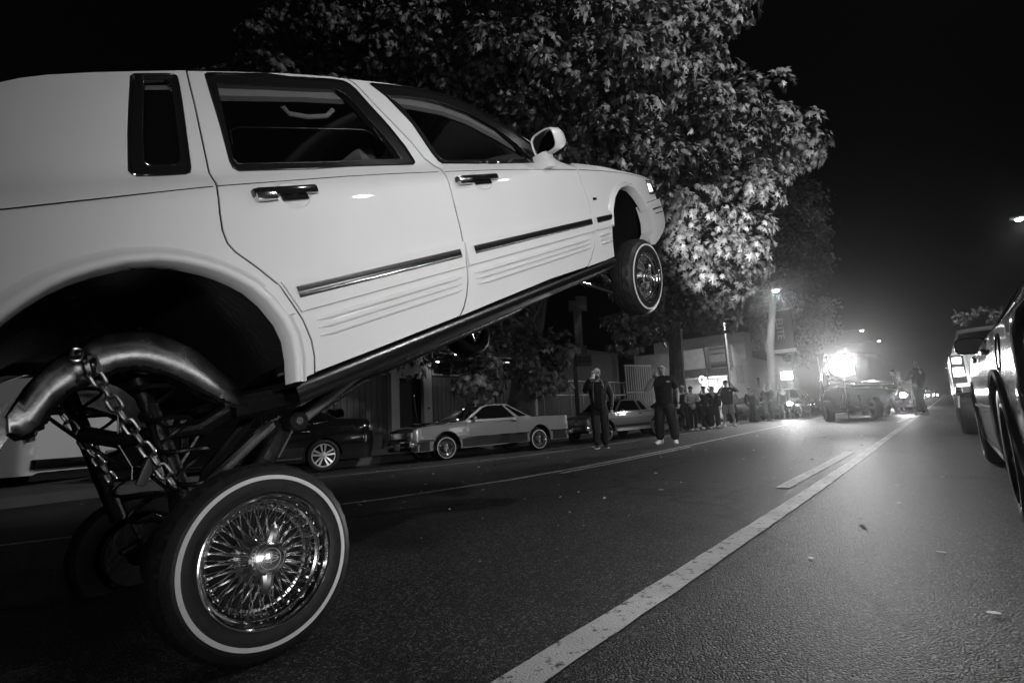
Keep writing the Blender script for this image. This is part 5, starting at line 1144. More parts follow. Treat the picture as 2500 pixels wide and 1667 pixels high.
def build_car(root, sp):
    w = car_surf(sp); up = sp['upper']; zl = sp['low']; r = sp['arch_r']; zc = sp['arch_z']
    paint = sp['paint']; lowp = []
    xs = [a for a in sp['axles']]
    lowpath = [(up[-1][0] + .04, zl)]
    for xa in sorted(xs): lowpath += arch_pts(xa, zc, r, zl)[::-1]
    lowpath += [(up[0][0] - .04, zl)]
    outer = up + lowpath
    doors = sp.get('doors', []); wins = sp.get('windows', [])
    glass = sp.get('glass', DGLASS)
    bodyside = []
    for side in (-1, 1):
        dh = [d for d in doors]
        wfree = [q for q in wins if not any(inside((sum(a for a, b in q) / len(q), sum(b for a, b in q) / len(q)), d) for d in dh)]
        mb = MB(); panel(mb, outer, w, [shrink(d, -.002) for d in dh] + wfree, .10, .03, side, .06)
        body = mb.obj('body_side', paint, root)
        for d in dh:
            wd = [q for q in wins if q not in wfree and inside((sum(a for a, b in q) / len(q), sum(b for a, b in q) / len(q)), d)]
            mb = MB(); panel(mb, shrink(d, .003), w, wd, .10, .03, side, .05); dr = mb.obj('door', paint, root)
            for q in wd:
                mb = MB(); panel(mb, shrink(q, -.004), lambda x, z: w(x, z) - .014, [], .12, 0, side, .06); mb.obj('window', glass, dr)
                if sp.get('win_trim'):
                    mb = MB(); t = [(x, side * (w(x, z) + .003), z) for x, z in refine(q, .1)]; mb.tube(t + [t[0]], .007, 6, False); mb.obj('window_trim', sp['win_trim'], dr)
            xs_ = [x for x, z in d]; zb = sp['belt'] - .085; xh = min(xs_) + .16
            mb = MB(); mb.rbox((xh, side * (w(xh, zb) + .014), zb), (.20, .025, .03), .008); mb.obj('door_handle', sp.get('handle', CHROME), dr)
        for q in wfree:
            mb = MB(); panel(mb, shrink(q, -.004), lambda x, z: w(x, z) - .014, [], .12, 0, side, .06); mb.obj('window', glass, root)
            if sp.get('win_trim'):
                mb = MB(); t = [(x, side * (w(x, z) + .003), z) for x, z in refine(q, .1)]; mb.tube(t + [t[0]], .007, 6, False); mb.obj('window_trim', sp['win_trim'], root)
        for (za, zb_, x0, x1, m_, nm, ex) in sp.get('bands', []):
            # a painted or bright band along the flank, cut at the wheel arches
            segs = []
            cuts = sorted([x for x in xs])
            mb = MB(); n = 60; rows = []; cur = []
            for k in range(n + 1):
                x = x0 + (x1 - x0) * k / n; zm = (za + zb_) / 2
                blocked = any((x - xa) ** 2 + (zm - zc) ** 2 < (r + .015) ** 2 for xa in xs)
                if blocked:
                    if len(cur) > 1: mb.strip(cur)
                    cur = []
                else:
                    cur.append([(x, side * (w(x, z) + e), z) for z, e in ((za, 0), (za + .002, ex), (zb_ - .002, ex), (zb_, 0))])
            if len(cur) > 1: mb.strip(cur)
            mb.obj(nm, m_, root)
        if sp.get('arch_trim'):
            for xa in xs:
                q = [(x, side * (w(x, z) + .004), z) for x, z in arch_pts(xa, zc, r + .006, zl + .01)]
                mb = MB(); mb.tube(q, .016, 6, True, .6); mb.obj('arch_trim', sp['arch_trim'], root)
        for xa in xs:
            rows = []
            for k in range(13):
                q = pi * k / 12; rows.append([(xa + (r - .01) * cos(q), side * y, zc + (r - .01) * sin(q)) for y in (w(xa, zc) - .02, w(xa, zc) - .36)])
            mb = MB(); mb.strip(rows); mb.obj('wheel_well', CHASSIS, root)
            cw = (xa, side * (w(xa, .4) - sp.get('wheel_in', .035)), sp['wheel_r'])
            if sp['style'] == 'wire': small_wire(root, cw, (0, side, 0), sp['wheel_r'] / .2785)
            else: disc_wheel(root, cw, (0, side, 0), sp['wheel_r'], sp.get('tyre_w', .2), sp['style'])
    # skin over the top, front and rear
    crown = sp.get('crown', .05); rows = []
    pts = refine_open(up, .25)
    for x, z in pts:
        ww = w(x, z); cz = crown * (1 if z > sp['belt'] - .12 else max(0, (z - zl) / (sp['belt'] - zl)) * .4)
        rows.append([(x, ww * t, z + cz * (1 - abs(t) ** 2.6)) for t in (-1, -.92, -.75, -.5, -.25, 0, .25, .5, .75, .92, 1)])
    mb = MB(); mb.strip(rows); mb.obj('body_top', sp.get('top_paint', paint), root)
    for nm, (a, b) in sp.get('screens', {}).items():
        a = Vector(a); b = Vector(b); dd = (b - a); nrm = Vector((-dd.y, dd.x)).normalized()
        if nrm.y < 0: nrm = -nrm
        rows = []
        for k in range(6):
            p = a + dd * (.04 + .92 * k / 5); ww = w(p.x, p.y); q = p + nrm * .006
            rows.append([(q.x, ww * t, q.y + crown * (1 - abs(t) ** 2.6)) for t in (-.93, -.75, -.5, -.25, 0, .25, .5, .75, .93)])
        mb = MB(); mb.strip(rows); mb.obj(nm, glass, root)
    mb = MB(); mb.box((0, 0, zl + .06), (up[0][0] - up[-1][0] - .2, 2 * sp['W'] - .2, .08)); mb.obj('floor_pan', CHASSIS, root)
    for nm, c, d, m_, rr in sp.get('parts', []):
        mb = MB(); mb.rbox(c, d, rr); mb.obj(nm, m_, root)
    return w
def refine_open(P, step):
    out = []
    for i in range(len(P) - 1):
        a, b = P[i], P[i + 1]; k = max(1, int(math.dist(a, b) / step) + 1)
        out += [(a[0] + (b[0] - a[0]) * j / k, a[1] + (b[1] - a[1]) * j / k) for j in range(k)]
    return out + [P[-1]]
def ground_frame(front, rear, s, y_off, xf, xr, roll=0.0, dz=0.0):
    """local frame of a car from the road points under two wheels of one side (y_off = +/- half track)"""
    f = Vector((front[0], front[1], gz(front[0]))); r_ = Vector((rear[0], rear[1], gz(rear[0])))
    X = (f - r_).normalized(); Z = Vector((SLOPE if front[0] < X0 else 0, 0, 1)); Z = Vector((-SLOPE if front[0] < X0 else 0, 0, 1)).normalized()
    X = (X - Z * X.dot(Z)).normalized(); Y = Z.cross(X)
    mid = (f + r_) / 2; o = mid - X * ((xf + xr) / 2 * s) - Y * (y_off * s) + Z * dz
    return frame(o, X, Y, Z) @ Matrix.Scale(s, 4)

# two-tone coupe utility (car front, pickup bed) ------------------------------------
EP = mat('silver_grey_paint', .22, .34, metal=.3, coat=1.0, coat_rough=.04)
EPD = mat('dark_lower_paint', .022, .2, coat=1.0)
t = thing('parked_coupe_utility', 'two tone coupe with an open pickup bed parked before the pale doorway', 'car', ground_frame((-8.49, 7.67), (-7.81, 10.15), .865, .87, 1.485, -1.485))
up = [(2.40, .36), (2.43, .60), (2.36, .80), (2.2, .845), (1.05, .945), (.92, .975), (.30, 1.315), (.12, 1.36), (-.40, 1.365), (-.52, 1.35), (-1.18, .985), (-1.3, .965), (-2.58, .935), (-2.66, .86), (-2.68, .46)]
win = [(.80, .975), (.27, 1.285), (.12, 1.325), (-.36, 1.33), (-.66, .975)]
win2 = [(-.45, 1.30), (-.52, 1.31), (-1.08, .995), (-.80, .985)]
sp = dict(W=.90, belt=.955, low=.26, tumble=.30, upper=up, axles=(1.485, -1.485), arch_r=.385, arch_z=.33, wheel_r=.305, style='wire', paint=EP, top_paint=BLACKP, wheel_in=.05,
          windows=[win, win2], doors=[[(.95, .30), (.95, .955), (.34, 1.31), (.12, 1.35), (-.40, 1.35), (-.68, .955), (-.74, .30)]],
          win_trim=CHROME, arch_trim=CHROME, screens={'windshield': ((.90, .985), (.33, 1.295)), 'rear_glass': ((-.56, 1.32), (-1.12, 1.015))},
          bands=[(.27, .50, 2.38, -2.62, EPD, 'lower_paint_band', .002), (.50, .54, 2.36, -2.62, CHROME, 'side_trim', .008), (.262, .285, 1.08, -1.08, CHROME, 'rocker_trim', .01), (.885, .900, 2.2, -.6, CHROME, 'belt_trim', .004), (.955, .968, -1.2, -2.6, CHROME, 'bed_rail_trim', .006)],
          parts=[('front_bumper', (2.44, 0, .46), (.16, 1.78, .16), CHROME, .04), ('rear_bumper', (-2.68, 0, .46), (.14, 1.78, .15), CHROME, .04), ('grille', (2.43, 0, .67), (.05, .80, .17), BLACKTRIM, .01),
                 ('headlight', (2.42, .66, .675), (.06, .36, .15), DIMLENS, .012), ('headlight', (2.42, -.66, .675), (.06, .36, .15), DIMLENS, .012), ('corner_lamp', (2.20, .875, .60), (.16, .03, .07), DIMLENS, .008),
                 ('tail_lamp', (-2.50, .875, .64), (.05, .03, .10), DIMLENS, .008), ('fuel_flap', (-2.28, .872, .75), (.16, .012, .17), EP, .004), ('licence_plate', (2.53, .1, .40), (.02, .32, .16), PLATE, .004),
                 ('hood_scoop', (1.5, 0, .955), (1.2, .5, .03), BLACKP, .01)])
build_car(t, sp)
for s in (-1, 1):
    mb = MB(); mb.rbox((.66, s * .93, 1.02), (.10, .16, .09), .03); mi = mb.obj('side_mirror', CHROME, t)
    mb = MB(); mb.tube([(.70, s * .84, .96), (.68, s * .90, 1.0)], .02, 8); mb.obj('mirror_stem', CHROME, mi)
for k in range(9):
    mb = MB(); mb.box((2.46, -.36 + .09 * k, .67), (.015, .012, .15)); mb.obj('grille_bar', SATIN, t)
mb = MB(); mb.tube([(1.55, -.70, .95), (1.62, -.70, 1.35), (1.66, -.70, 1.75)], .005, 6); mb.lathe([(0, -.03), (.026, -.02), (.03, 0), (.026, .02), (0, .03)], 12, Matrix.Translation((1.66, -.70, 1.78))); mb.obj('whip_aerial', SATIN, t)

# black sedan --------------------------------------------------------------------------
def sedan_spec(paint, style='twin', L=1.0, **k):
    up = [(2.30, .24), (2.36, .42), (2.34, .60), (2.22, .70), (1.9, .80), (1.05, .95), (.95, .975), (.15, 1.36), (-.15, 1.43), (-.8, 1.425), (-1.05, 1.385), (-1.72, 1.08), (-2.12, 1.055), (-2.34, 1.03), (-2.38, .96), (-2.46, .60), (-2.40, .26)]
    d = dict(W=.92, belt=.93, low=.22, tumble=.42, upper=up, axles=(1.42, -1.42), arch_r=.37, arch_z=.33, wheel_r=.335, style=style, paint=paint, barrel=.09, mid=.58,
             windows=[[(.80, .975), (.14, 1.305), (-.10, 1.365), (-.22, 1.37), (-.26, .965)], [(-.34, .965), (-.30, 1.37), (-.8, 1.36), (-1.08, 1.26), (-1.18, 1.0)], [(-1.24, 1.0), (-1.15, 1.24), (-1.52, 1.04)]],
             doors=[[(.98, .28), (1.0, .93), (.18, 1.345), (-.14, 1.40), (-.28, 1.405), (-.30, .90), (-.29, .28)], [(-.30, .28), (-.31, .9), (-.285, 1.405), (-.8, 1.40), (-1.1, 1.31), (-1.215, 1.0), (-1.05, .68), (-1.02, .28)]],
             win_trim=SATIN, screens={'windshield': ((.92, .995), (.18, 1.345)), 'rear_glass': ((-1.08, 1.37), (-1.68, 1.10))}, glass=DGLASS, handle=CHROME,
             parts=[('headlight', (2.16, .70, .70), (.24, .30, .11), DIMLENS, .03), ('headlight', (2.16, -.70, .70), (.24, .30, .11), DIMLENS, .03), ('grille', (2.34, 0, .52), (.06, .7, .22), BLACKTRIM, .02),
                    ('tail_lamp', (-2.34, .66, .84), (.20, .36, .13), mat('red_lamp_glass', .10, .08, coat=1.0), .03), ('tail_lamp', (-2.34, -.66, .84), (.20, .36, .13), mat('red_lamp_glass', .10, .08, coat=1.0), .03),
                    ('side_mirror', (.72, .99, 1.0), (.12, .17, .12), paint, .03), ('side_mirror', (.72, -.99, 1.0), (.12, .17, .12), paint, .03), ('licence_plate', (-2.47, 0, .62), (.02, .32, .16), PLATE, .004)])
    d.update(k); return d
def place(p, head, s, side_y, xa):
    """road point under the wheel at local x = xa on the side y = side_y; heading = direction of the nose"""
    X = Vector((head[0], head[1], 0)).normalized(); a = (p[0] - X.x, p[1] - X.y)
    Z = Vector((-SLOPE if p[0] < X0 else 0, 0, 1)).normalized(); X = (X - Z * X.dot(Z)).normalized(); Y = Z.cross(X)
    o = Vector((p[0], p[1], gz(p[0]))) - X * (xa * s) - Y * (side_y * s)
    return frame(o, X, Y, Z) @ Matrix.Scale(s, 4)
t = thing('parked_sedan', 'glossy black sedan with bright twin spoke alloy wheels parked behind the lifted rear wheel', 'car', place((-9.71, 5.43), (-.42, -.90), .97, .88, -1.42))
build_car(t, sedan_spec(BLACKP, bands=[(.30, .325, 1.0, -1.0, SATIN, 'sill_trim', .006), (.66, .668, 1.9, -2.2, BLACKP, 'crease', .006)]))
mb = MB(); mb.tube([(-2.34, y, 1.045 + .02 * cos(y * 1.6)) for y in (-.7, -.4, 0, .4, .7)], .012, 8, True, .5); mb.obj('deck_spoiler', BLACKP, t)
for k in range(5):
    mb = MB(); mb.rbox((-2.40, .79 - .0 * k, .86 - .11 * k), (.02, .02, .03), .005); mb.obj('tail_reflector', SATIN, t)

# second lowrider coupe behind the two men ------------------------------------------------
CP = mat('mid_grey_pearl_paint', .13, .36, metal=.3, coat=1.0, coat_rough=.04)
t = thing('parked_lowrider_coupe', 'grey square bodied coupe with whitewall wheels parked behind the two filming men', 'car', ground_frame((-7.74, 13.34), (-7.31, 15.8), .87, .87, 1.4, -1.4))
up = [(2.35, .36), (2.40, .58), (2.36, .78), (2.25, .82), (.98, .93), (.9, .955), (.42, 1.33), (.25, 1.375), (-.62, 1.38), (-.80, 1.36), (-1.36, .97), (-1.5, .955), (-2.35, .92), (-2.50, .86), (-2.55, .40)]
build_car(t, dict(handle=BLACKTRIM, W=.90, belt=.94, low=.28, tumble=.27, upper=up, axles=(1.4, -1.4), arch_r=.37, arch_z=.33, wheel_r=.30, style='wire', paint=CP, top_paint=CP, wheel_in=.04,
    windows=[[(.80, .965), (.38, 1.31), (.25, 1.335), (-.42, 1.34), (-.52, .965)], [(-.62, .975), (-.54, 1.31), (-.72, 1.31), (-.98, .985)]], doors=[[(.95, .31), (.95, .94), (.44, 1.33), (.25, 1.36), (-.46, 1.362), (-.56, .94), (-.58, .31)]],
    win_trim=CHROME, arch_trim=CHROME, screens={'windshield': ((.88, .97), (.44, 1.315)), 'rear_glass': ((-.84, 1.335), (-1.32, .995))},
    bands=[(.285, .38, 2.3, -2.45, CHROME, 'rocker_trim', .006), (.70, .715, 2.3, -2.4, CHROME, 'side_trim', .008), (.915, .93, 2.2, -1.45, CHROME, 'belt_trim', .005), (.42, .50, 1.0, -2.4, EPD, 'paint_stripe', .002)],
    parts=[('front_bumper', (2.42, 0, .45), (.16, 1.76, .15), CHROME, .04), ('rear_bumper', (-2.56, 0, .45), (.14, 1.76, .15), CHROME, .04), ('grille', (2.40, 0, .66), (.06, .74, .22), CHROME, .015), ('headlight', (2.38, .66, .66), (.07, .38, .17), DIMLENS, .012), ('headlight', (2.38, -.66, .66), (.07, .38, .17), DIMLENS, .012)]))
mb = MB(); w_ = lambda x, z: .90; 
mb = MB(); mb.add([(-1.02, .882, .50), (-.45, .888, .50), (-.66, .882, .60), (-.95, .872, .70), (-1.0, .868, .80), (-1.02, .866, .84), (-1.12, .868, .80)], [(0, 1, 2, 3, 4, 5, 6)]); 
for s in (1, -1):
    mb = MB(); mb.rbox((.62, s * .93, 1.0), (.09, .14, .08), .025); mb.obj('side_mirror', CHROME, t)

# dark parked cars behind the line of spectators --------------------------------------------
for p, lb, m_ in (((-7.75, 21.6), 'black car with bright window trim parked behind the nearest spectators', BLACKP),
              ((-8.3, 34.0), 'dark car parked farthest along the left kerb behind the last spectators', mat('charcoal_paint', .03, .2, coat=1.0))):
    t = thing('parked_sedan', lb, 'car', place(p, (-.03, -1), .93, .88, -1.42), 'dark cars along the left kerb')
    build_car(t, sedan_spec(m_, 'dark', bands=[(.60, .62, 2.0, -2.2, CHROME, 'side_trim', .008)], win_trim=CHROME))

# pale van at the far left ------------------------------------------------------------------
VP = mat('off_white_van_paint', .72, .35, coat=.5)
t = thing('parked_van', 'pale van partly hidden behind the frame rail and rear wheels of the rearing car', 'van', place((-13.05, .75), (-.80, -.60), 1.0, .9, -1.4))
build_car(t, dict(W=1.0, belt=1.25, low=.30, tumble=.12, upper=[(2.4, .32), (2.46, .8), (2.35, 1.0), (1.6, 1.15), (.9, 1.95), (.5, 2.05), (-2.3, 2.05), (-2.42, 1.9), (-2.46, .34)], axles=(1.6, -.15), arch_r=.40, arch_z=.36, wheel_r=.35, style='steel', paint=VP,
    windows=[[(1.35, 1.28), (.85, 1.85), (.3, 1.85), (.3, 1.28)]], doors=[[(1.45, .36), (1.45, 1.25), (.9, 1.9), (.2, 1.9), (.2, .36)]], screens={'windshield': ((1.55, 1.2), (.95, 1.9)), 'rear_glass': ((-2.425, 1.85), (-2.44, 1.3))},
    parts=[('rear_bumper', (-2.47, 0, .48), (.12, 1.8, .18), DCHROME, .03), ('tail_lamp', (-2.42, .92, 1.1), (.06, .1, .4), mat('red_lamp_glass', .10, .08, coat=1.0), .01), ('tail_lamp', (-2.42, -.92, 1.1), (.06, .1, .4), mat('red_lamp_glass', .10, .08, coat=1.0), .01)]))

# rounded dark fastback reared up on three wheels in the roadway ------------------------------
FV = mat('black_cherry_paint', .01, .14, coat=1.0, coat_rough=.03)
Mx = frame((-2.40, 20.5, gz(-2.4) + .52), Vector((-.22, .97, -.13)).normalized(), Vector((-.97, -.22, .05)).normalized(), (0, 0, 1))
Xv = Vector((-.20, .96, -.12)).normalized(); Zv = Vector((.06, .12, 1)); Zv = (Zv - Xv * Zv.dot(Xv)).normalized(); Yv = Zv.cross(Xv)
Mx = frame((-2.55, 21.6, gz(-2.4) + .40), Xv, Yv, Zv) @ Matrix.Scale(1.12, 4)
t = thing('raised_fastback_car', 'dark rounded fastback with its tail jacked up in the glare', 'car', Mx)
up = [(2.2, .30), (2.3, .60), (2.1, .90), (1.2, 1.02), (1.0, 1.06), (.45, 1.48), (.1, 1.58), (-.4, 1.58), (-.9, 1.46), (-1.5, 1.15), (-2.0, .80), (-2.22, .50), (-2.2, .30)]
build_car(t, dict(W=.92, belt=.98, low=.26, tumble=.30, upper=up, axles=(1.4, -1.3), arch_r=.40, arch_z=.30, wheel_r=.33, style='dark', paint=FV, crown=.10, barrel=.10, endr=.7, endb=.35,
    windows=[[(.85, 1.06), (.4, 1.42), (.05, 1.49), (-.1, 1.49), (-.15, 1.05)], [(-.25, 1.05), (-.2, 1.49), (-.6, 1.46), (-1.1, 1.2), (-1.2, 1.08)]], doors=[], win_trim=CHROME, screens={'windshield': ((1.0, 1.07), (.5, 1.45)), 'rear_glass': ((-.55, 1.55), (-1.25, 1.29))},
    bands=[(.70, .72, 2.0, -2.0, CHROME, 'side_trim', .01)], parts=[('rear_bumper', (-2.24, 0, .42), (.10, 1.5, .12), CHROME, .03), ('tail_lamp', (-2.0, .74, .72), (.10, .10, .12), DIMLENS, .03), ('tail_lamp', (-2.0, -.74, .72), (.10, .10, .12), DIMLENS, .03)]))
for o in [c for c in t.children if c.name.startswith('wheel') and not c.name.startswith('wheel_well') and c.location.x < 0]:
    for ch in list(o.children): bpy.data.objects.remove(ch)
    bpy.data.objects.remove(o)
Mi = Mx.inverted()
wl_, wr_ = Vector((-3.20, 19.95, gz(-3.2) + .33)), Vector((-1.74, 20.55, gz(-1.74) + .33))
a_, b_ = Mi @ wl_, Mi @ wr_; d_ = (b_ - a_).normalized()
disc_wheel(t, a_, -d_, .33, .19, 'steel'); disc_wheel(t, b_, d_, .33, .19, 'steel')
mb = MB(); L_ = [a_ + (b_ - a_) * k for k in (.08, .12, .3, .40, .46, .5, .54, .60, .7, .88, .92)]
mb.tube(L_, [.09, .05, .05, .08, .15, .17, .15, .08, .05, .05, .09], 14); mb.obj('rear_axle', CHASSIS, t)
for q in (.3, .45, .72):
    p = a_ + (b_ - a_) * q; mb = MB(); mb.tube([p, p + Vector((.5 if q != .45 else .05, (q - .5) * .4, .55))], .03, 8); mb.obj('suspension_link', CHASSIS, t)
# glaring work lights and headlights --------------------------------------------------------

def flood(loc, size, target, power, label, mount, cone=150, blend=.6, lens=None, rnd=False):
    t = thing('work_light', label, 'lamp', Matrix.Translation(loc) @ (Vector(target) - Vector(loc)).to_track_quat('-Z', 'Y').to_matrix().to_4x4())
    mb = MB(); mb.rbox((0, 0, .03), (size[0] + .03, size[1] + .03, .05), .01); mb.obj('lamp_housing', HOUSE, t)
    mb = MB()
    if rnd: mb.lathe([(size[0] / 2, .01), (size[0] / 2, -.01), (size[0] * .35, -.05), (0, -.065)], 24)
    else: mb.rbox((0, 0, -.002), (size[0], size[1], .012), .004)
    mb.obj('lamp_lens', lens or LENS2, t)
    if mount is not None:
        mb = MB(); mi = t.matrix_world.inverted(); mb.tube([mi @ Vector(loc) + Vector((0, 0, .06)), mi @ Vector((loc[0], loc[1] + .05, mount))], .018, 8); mb.obj('stand_pole', HOUSE, t)
    d = (Vector(target) - Vector(loc)).normalized()
    lamp('work_light_beam', 'SPOT', Vector(loc) + d * .14, power, target, .08, cone, blend)
flood((2.1, -1.0, 1.15), (.20, .14), (-1.6, 3.5, 1.45), P_ADDED_KEY, 'added unseen work light on a stand to the right of the photographer', 0, 78, 1.0, LENS)  # lamp and stand added out of view as key light for the white car
flood((-2.40, 18.75, 1.68), (.66, .66), (0.1, 0, 2.3), P_FLOOD, 'dazzling work light on a pole at the tail of the raised fastback car', gz(-2.4), 28, 1.0, None, True)
flood((-5.85, 27.7, 1.92), (.48, .36), (0, 0, .9), P_FLOOD * .35, 'rectangular work light on a pole left of the raised fastback car', gz(-5.8), 50, 1.0)

# pickup-like truck facing the camera behind the raised car, one headlight showing -------------
def oncoming(p, label, s=1.0, power=120, only=None, paint=BLACKP, cone=95, tgt=None):
    t = thing('oncoming_car', label, 'car', place(p, (0.0, -1), s, 0.0, 2.0), 'cars coming down the street with headlights on')
    build_car(t, sedan_spec(paint, 'dark'))
    for sd in (-1, 1):
        if only and sd != only: continue
        q = t.matrix_world @ Vector((2.30, sd * .66, .70))
        mb = MB(); mb.lathe([(.105, -.01), (.10, .01), (.06, .03), (0, .036)], 16, axis_frame((2.30, sd * .66, .70), (1, 0, 0))); mb.obj('lit_headlight', LENS2, t)
        lamp('headlight_lamp', 'SPOT', q + Vector((0, -.04, 0)), power, (q.x * .75 + (tgt or 0), q.y - 18, .62), .07, cone, .8)
oncoming((-6.62, 28.3), 'dark car with one glaring headlight left of the raised fastback', 1.05, 800, 1, cone=44)
oncoming((-1.95, 25.5), 'dark car with headlights on right behind the raised fastback', 1.0, 320, cone=50)
oncoming((-2.0, 39.0), 'oncoming car whose windshield shows between the people crossing the road', 1.0, 320, cone=50)
for (x, y), lb in zip(((-1.9, 60), (-5.2, 66), (-1.9, 84), (-5.2, 92), (-1.9, 118), (-5.2, 130)), ('nearest of the far headlight pairs, in the centre lane', 'nearest of the far headlight pairs in the left lane', 'second far headlight pair along the centre lane', 'second far headlight pair along the left lane', 'most distant headlight pair along the centre lane', 'most distant headlight pair along the left lane')):
    t = thing('oncoming_car', lb, 'car', place((x, y), (0, -1), 1.0, 0, 2.0), 'far headlights at the end of the street')
    mb = MB(); mb.rbox((0, 0, .60), (4.6, 1.75, .62), .15); mb.rbox((-.2, 0, 1.1), (2.2, 1.4, .55), .2); mb.obj('body', BLACKP, t)
    for sd in (-1, 1):
        mb = MB(); mb.lathe([(.09, -.02), (.08, .01), (0, .03)], 14, axis_frame((2.31, sd * .62, .66), (1, 0, 0))); mb.obj('headlight', LENS2, t)

# light pickup with a jacked-up bed on the right ------------------------------------------------
PK = mat('silver_pickup_paint', .55, .3, metal=.2, coat=.8)
RED = mat('lit_tail_lamp', .5, .2, emit=14.0)
t = thing('lifted_pickup', 'light coloured pickup with lit tail lights and wide rear tyres ahead of the dark car', 'truck', T(.93, 12.2, 0, pi / 2))
up = [(3.6, .55), (3.7, .95), (3.5, 1.12), (2.4, 1.22), (1.75, 1.78), (1.55, 1.83), (.45, 1.83), (.30, 1.78), (.08, 1.30), (-1.98, 1.30), (-2.03, 1.26), (-2.05, .72)]
build_car(t, dict(W=.86, belt=1.20, low=.62, tumble=.20, upper=up, axles=(2.6, -1.35), arch_r=.44, arch_z=.50, wheel_r=.40, style='steel', tyre_w=.33, paint=PK, crown=.03, endr=.12, endb=.04, bow=.01, barrel=.03, mid=.95, wheel_in=.0,
    windows=[[(2.15, 1.25), (1.68, 1.72), (.62, 1.74), (.58, 1.25)]], doors=[[(2.3, .66), (2.3, 1.22), (1.72, 1.77), (.52, 1.78), (.48, .66)]], screens={'windshield': ((2.35, 1.26), (1.8, 1.74)), 'rear_window': ((.27, 1.72), (.11, 1.38))}))
mb = MB(); mb.rbox((-2.075, -.0, 1.0), (.03, 1.26, .50), .01); tg = mb.obj('tailgate', PK, t)
mb = MB(); mb.rbox((-2.095, .05, 1.02), (.012, .18, .05), .004); mb.obj('tailgate_handle', BLACKTRIM, tg)
for sd in (-1, 1):
    mb = MB(); mb.rbox((-2.05, sd * .755, .99), (.06, .17, .42), .012); tl = mb.obj('tail_light', mat('red_lamp_glass', .10, .08, coat=1.0), t)
    mb = MB(); mb.rbox((-2.082, sd * .755, 1.12), (.012, .10, .09), .004); mb.obj('lit_lens', RED, tl)
    mb = MB(); mb.rbox((-2.082, sd * .755, .95), (.012, .12, .13), .004); mb.obj('lit_lens', RED, tl)
    mb = MB(); mb.tube([(-1.9, sd * .60, .66), (-2.0, sd * .60, .62), (-2.0, sd * .80, .62), (-2.0, sd * .82, .42)], .022, 8); mb.obj('mud_guard', DCHROME, t)
mb = MB(); mb.rbox((-2.14, 0, .66), (.14, 1.66, .13), .03); mb.obj('rear_bumper', CHROME, t)
mb = MB(); mb.rbox((-2.10, .02, .80), (.02, .30, .10), .004); mb.obj('licence_plate', PLATE, t)
mb = MB(); mb.tube([(-1.35, -.7, .40), (-1.35, .7, .40)], .06, 10); mb.obj('rear_axle', CHASSIS, t)

# dark glossy sedan at the right edge -----------------------------------------------------------
DS = mat('dark_grey_metallic_paint', .012, .10, spec=.45)
t = thing('queued_dark_sedan', 'dark glossy sedan cut off by the right edge of the view', 'car', T(1.09, 4.88, 0, pi / 2))
sp = sedan_spec(DS, 'dark', W=.915, axles=(1.50, -1.52), wheel_in=-.005, arch_r=.385, arch_z=.335, tyre_w=.24, barrel=.10, mid=.60, tumble=.40,
    bands=[(.52, .545, 1.05, -1.1, CHROME, 'side_trim', .012), (.24, .262, 1.0, -1.0, CHROME, 'sill_trim', .008), (.955, .97, .8, -1.6, CHROME, 'belt_trim', .006)], arch_trim=SATIN, glass=DGLASS)
sp['parts'] = [p for p in sp['parts'] if p[0] != 'side_mirror']
w = build_car(t, sp)
for sd in (-1, 1): lamp('headlight_lamp', 'SPOT', (1.09 + sd * .62, 4.88 + 2.36, .72), 160, (1.0 + sd * .5, 11, .95), .07, 80, .8)
for sd in (-1, 1):
    rows = []; M = Matrix.Translation((.62, sd * (w(.62, 1.0) + .085), 1.00))
    for x, s in ((-.05, .90), (-.055, 1.0), (.0, 1.0), (.06, .8), (.09, .4), (.092, .02)):
        rows.append([M @ Vector((x, .098 * s * abs(cos(q)) ** .5 * (1 if cos(q) > 0 else -1), .066 * s * abs(sin(q)) ** .55 * (1 if sin(q) > 0 else -1))) for q in [tau * k / 24 for k in range(25)]])
    mb = MB(); mb.strip(rows); mi = mb.obj('side_mirror', DS, t)
    mb = MB(); mb.poly([M @ Vector((-.052, .086 * abs(cos(q)) ** .5 * (1 if cos(q) > 0 else -1), .056 * abs(sin(q)) ** .55 * (1 if sin(q) > 0 else -1))) for q in [tau * k / 24 for k in range(24)]]); mb.obj('mirror_glass', MIRROR, mi, smooth=False)
    q = [(-1.74 + .085 * cos(a), sd * (w(-1.74, .78) + .001), .80 + .085 * sin(a)) for a in [tau * k / 28 for k in range(29)]]
    mb = MB(); mb.tube([(x, sd * (w(x, z) + .001), z) for x, y, z in q], .0035, 6, False); mb.obj('fuel_door_gap', BLACKTRIM, t)
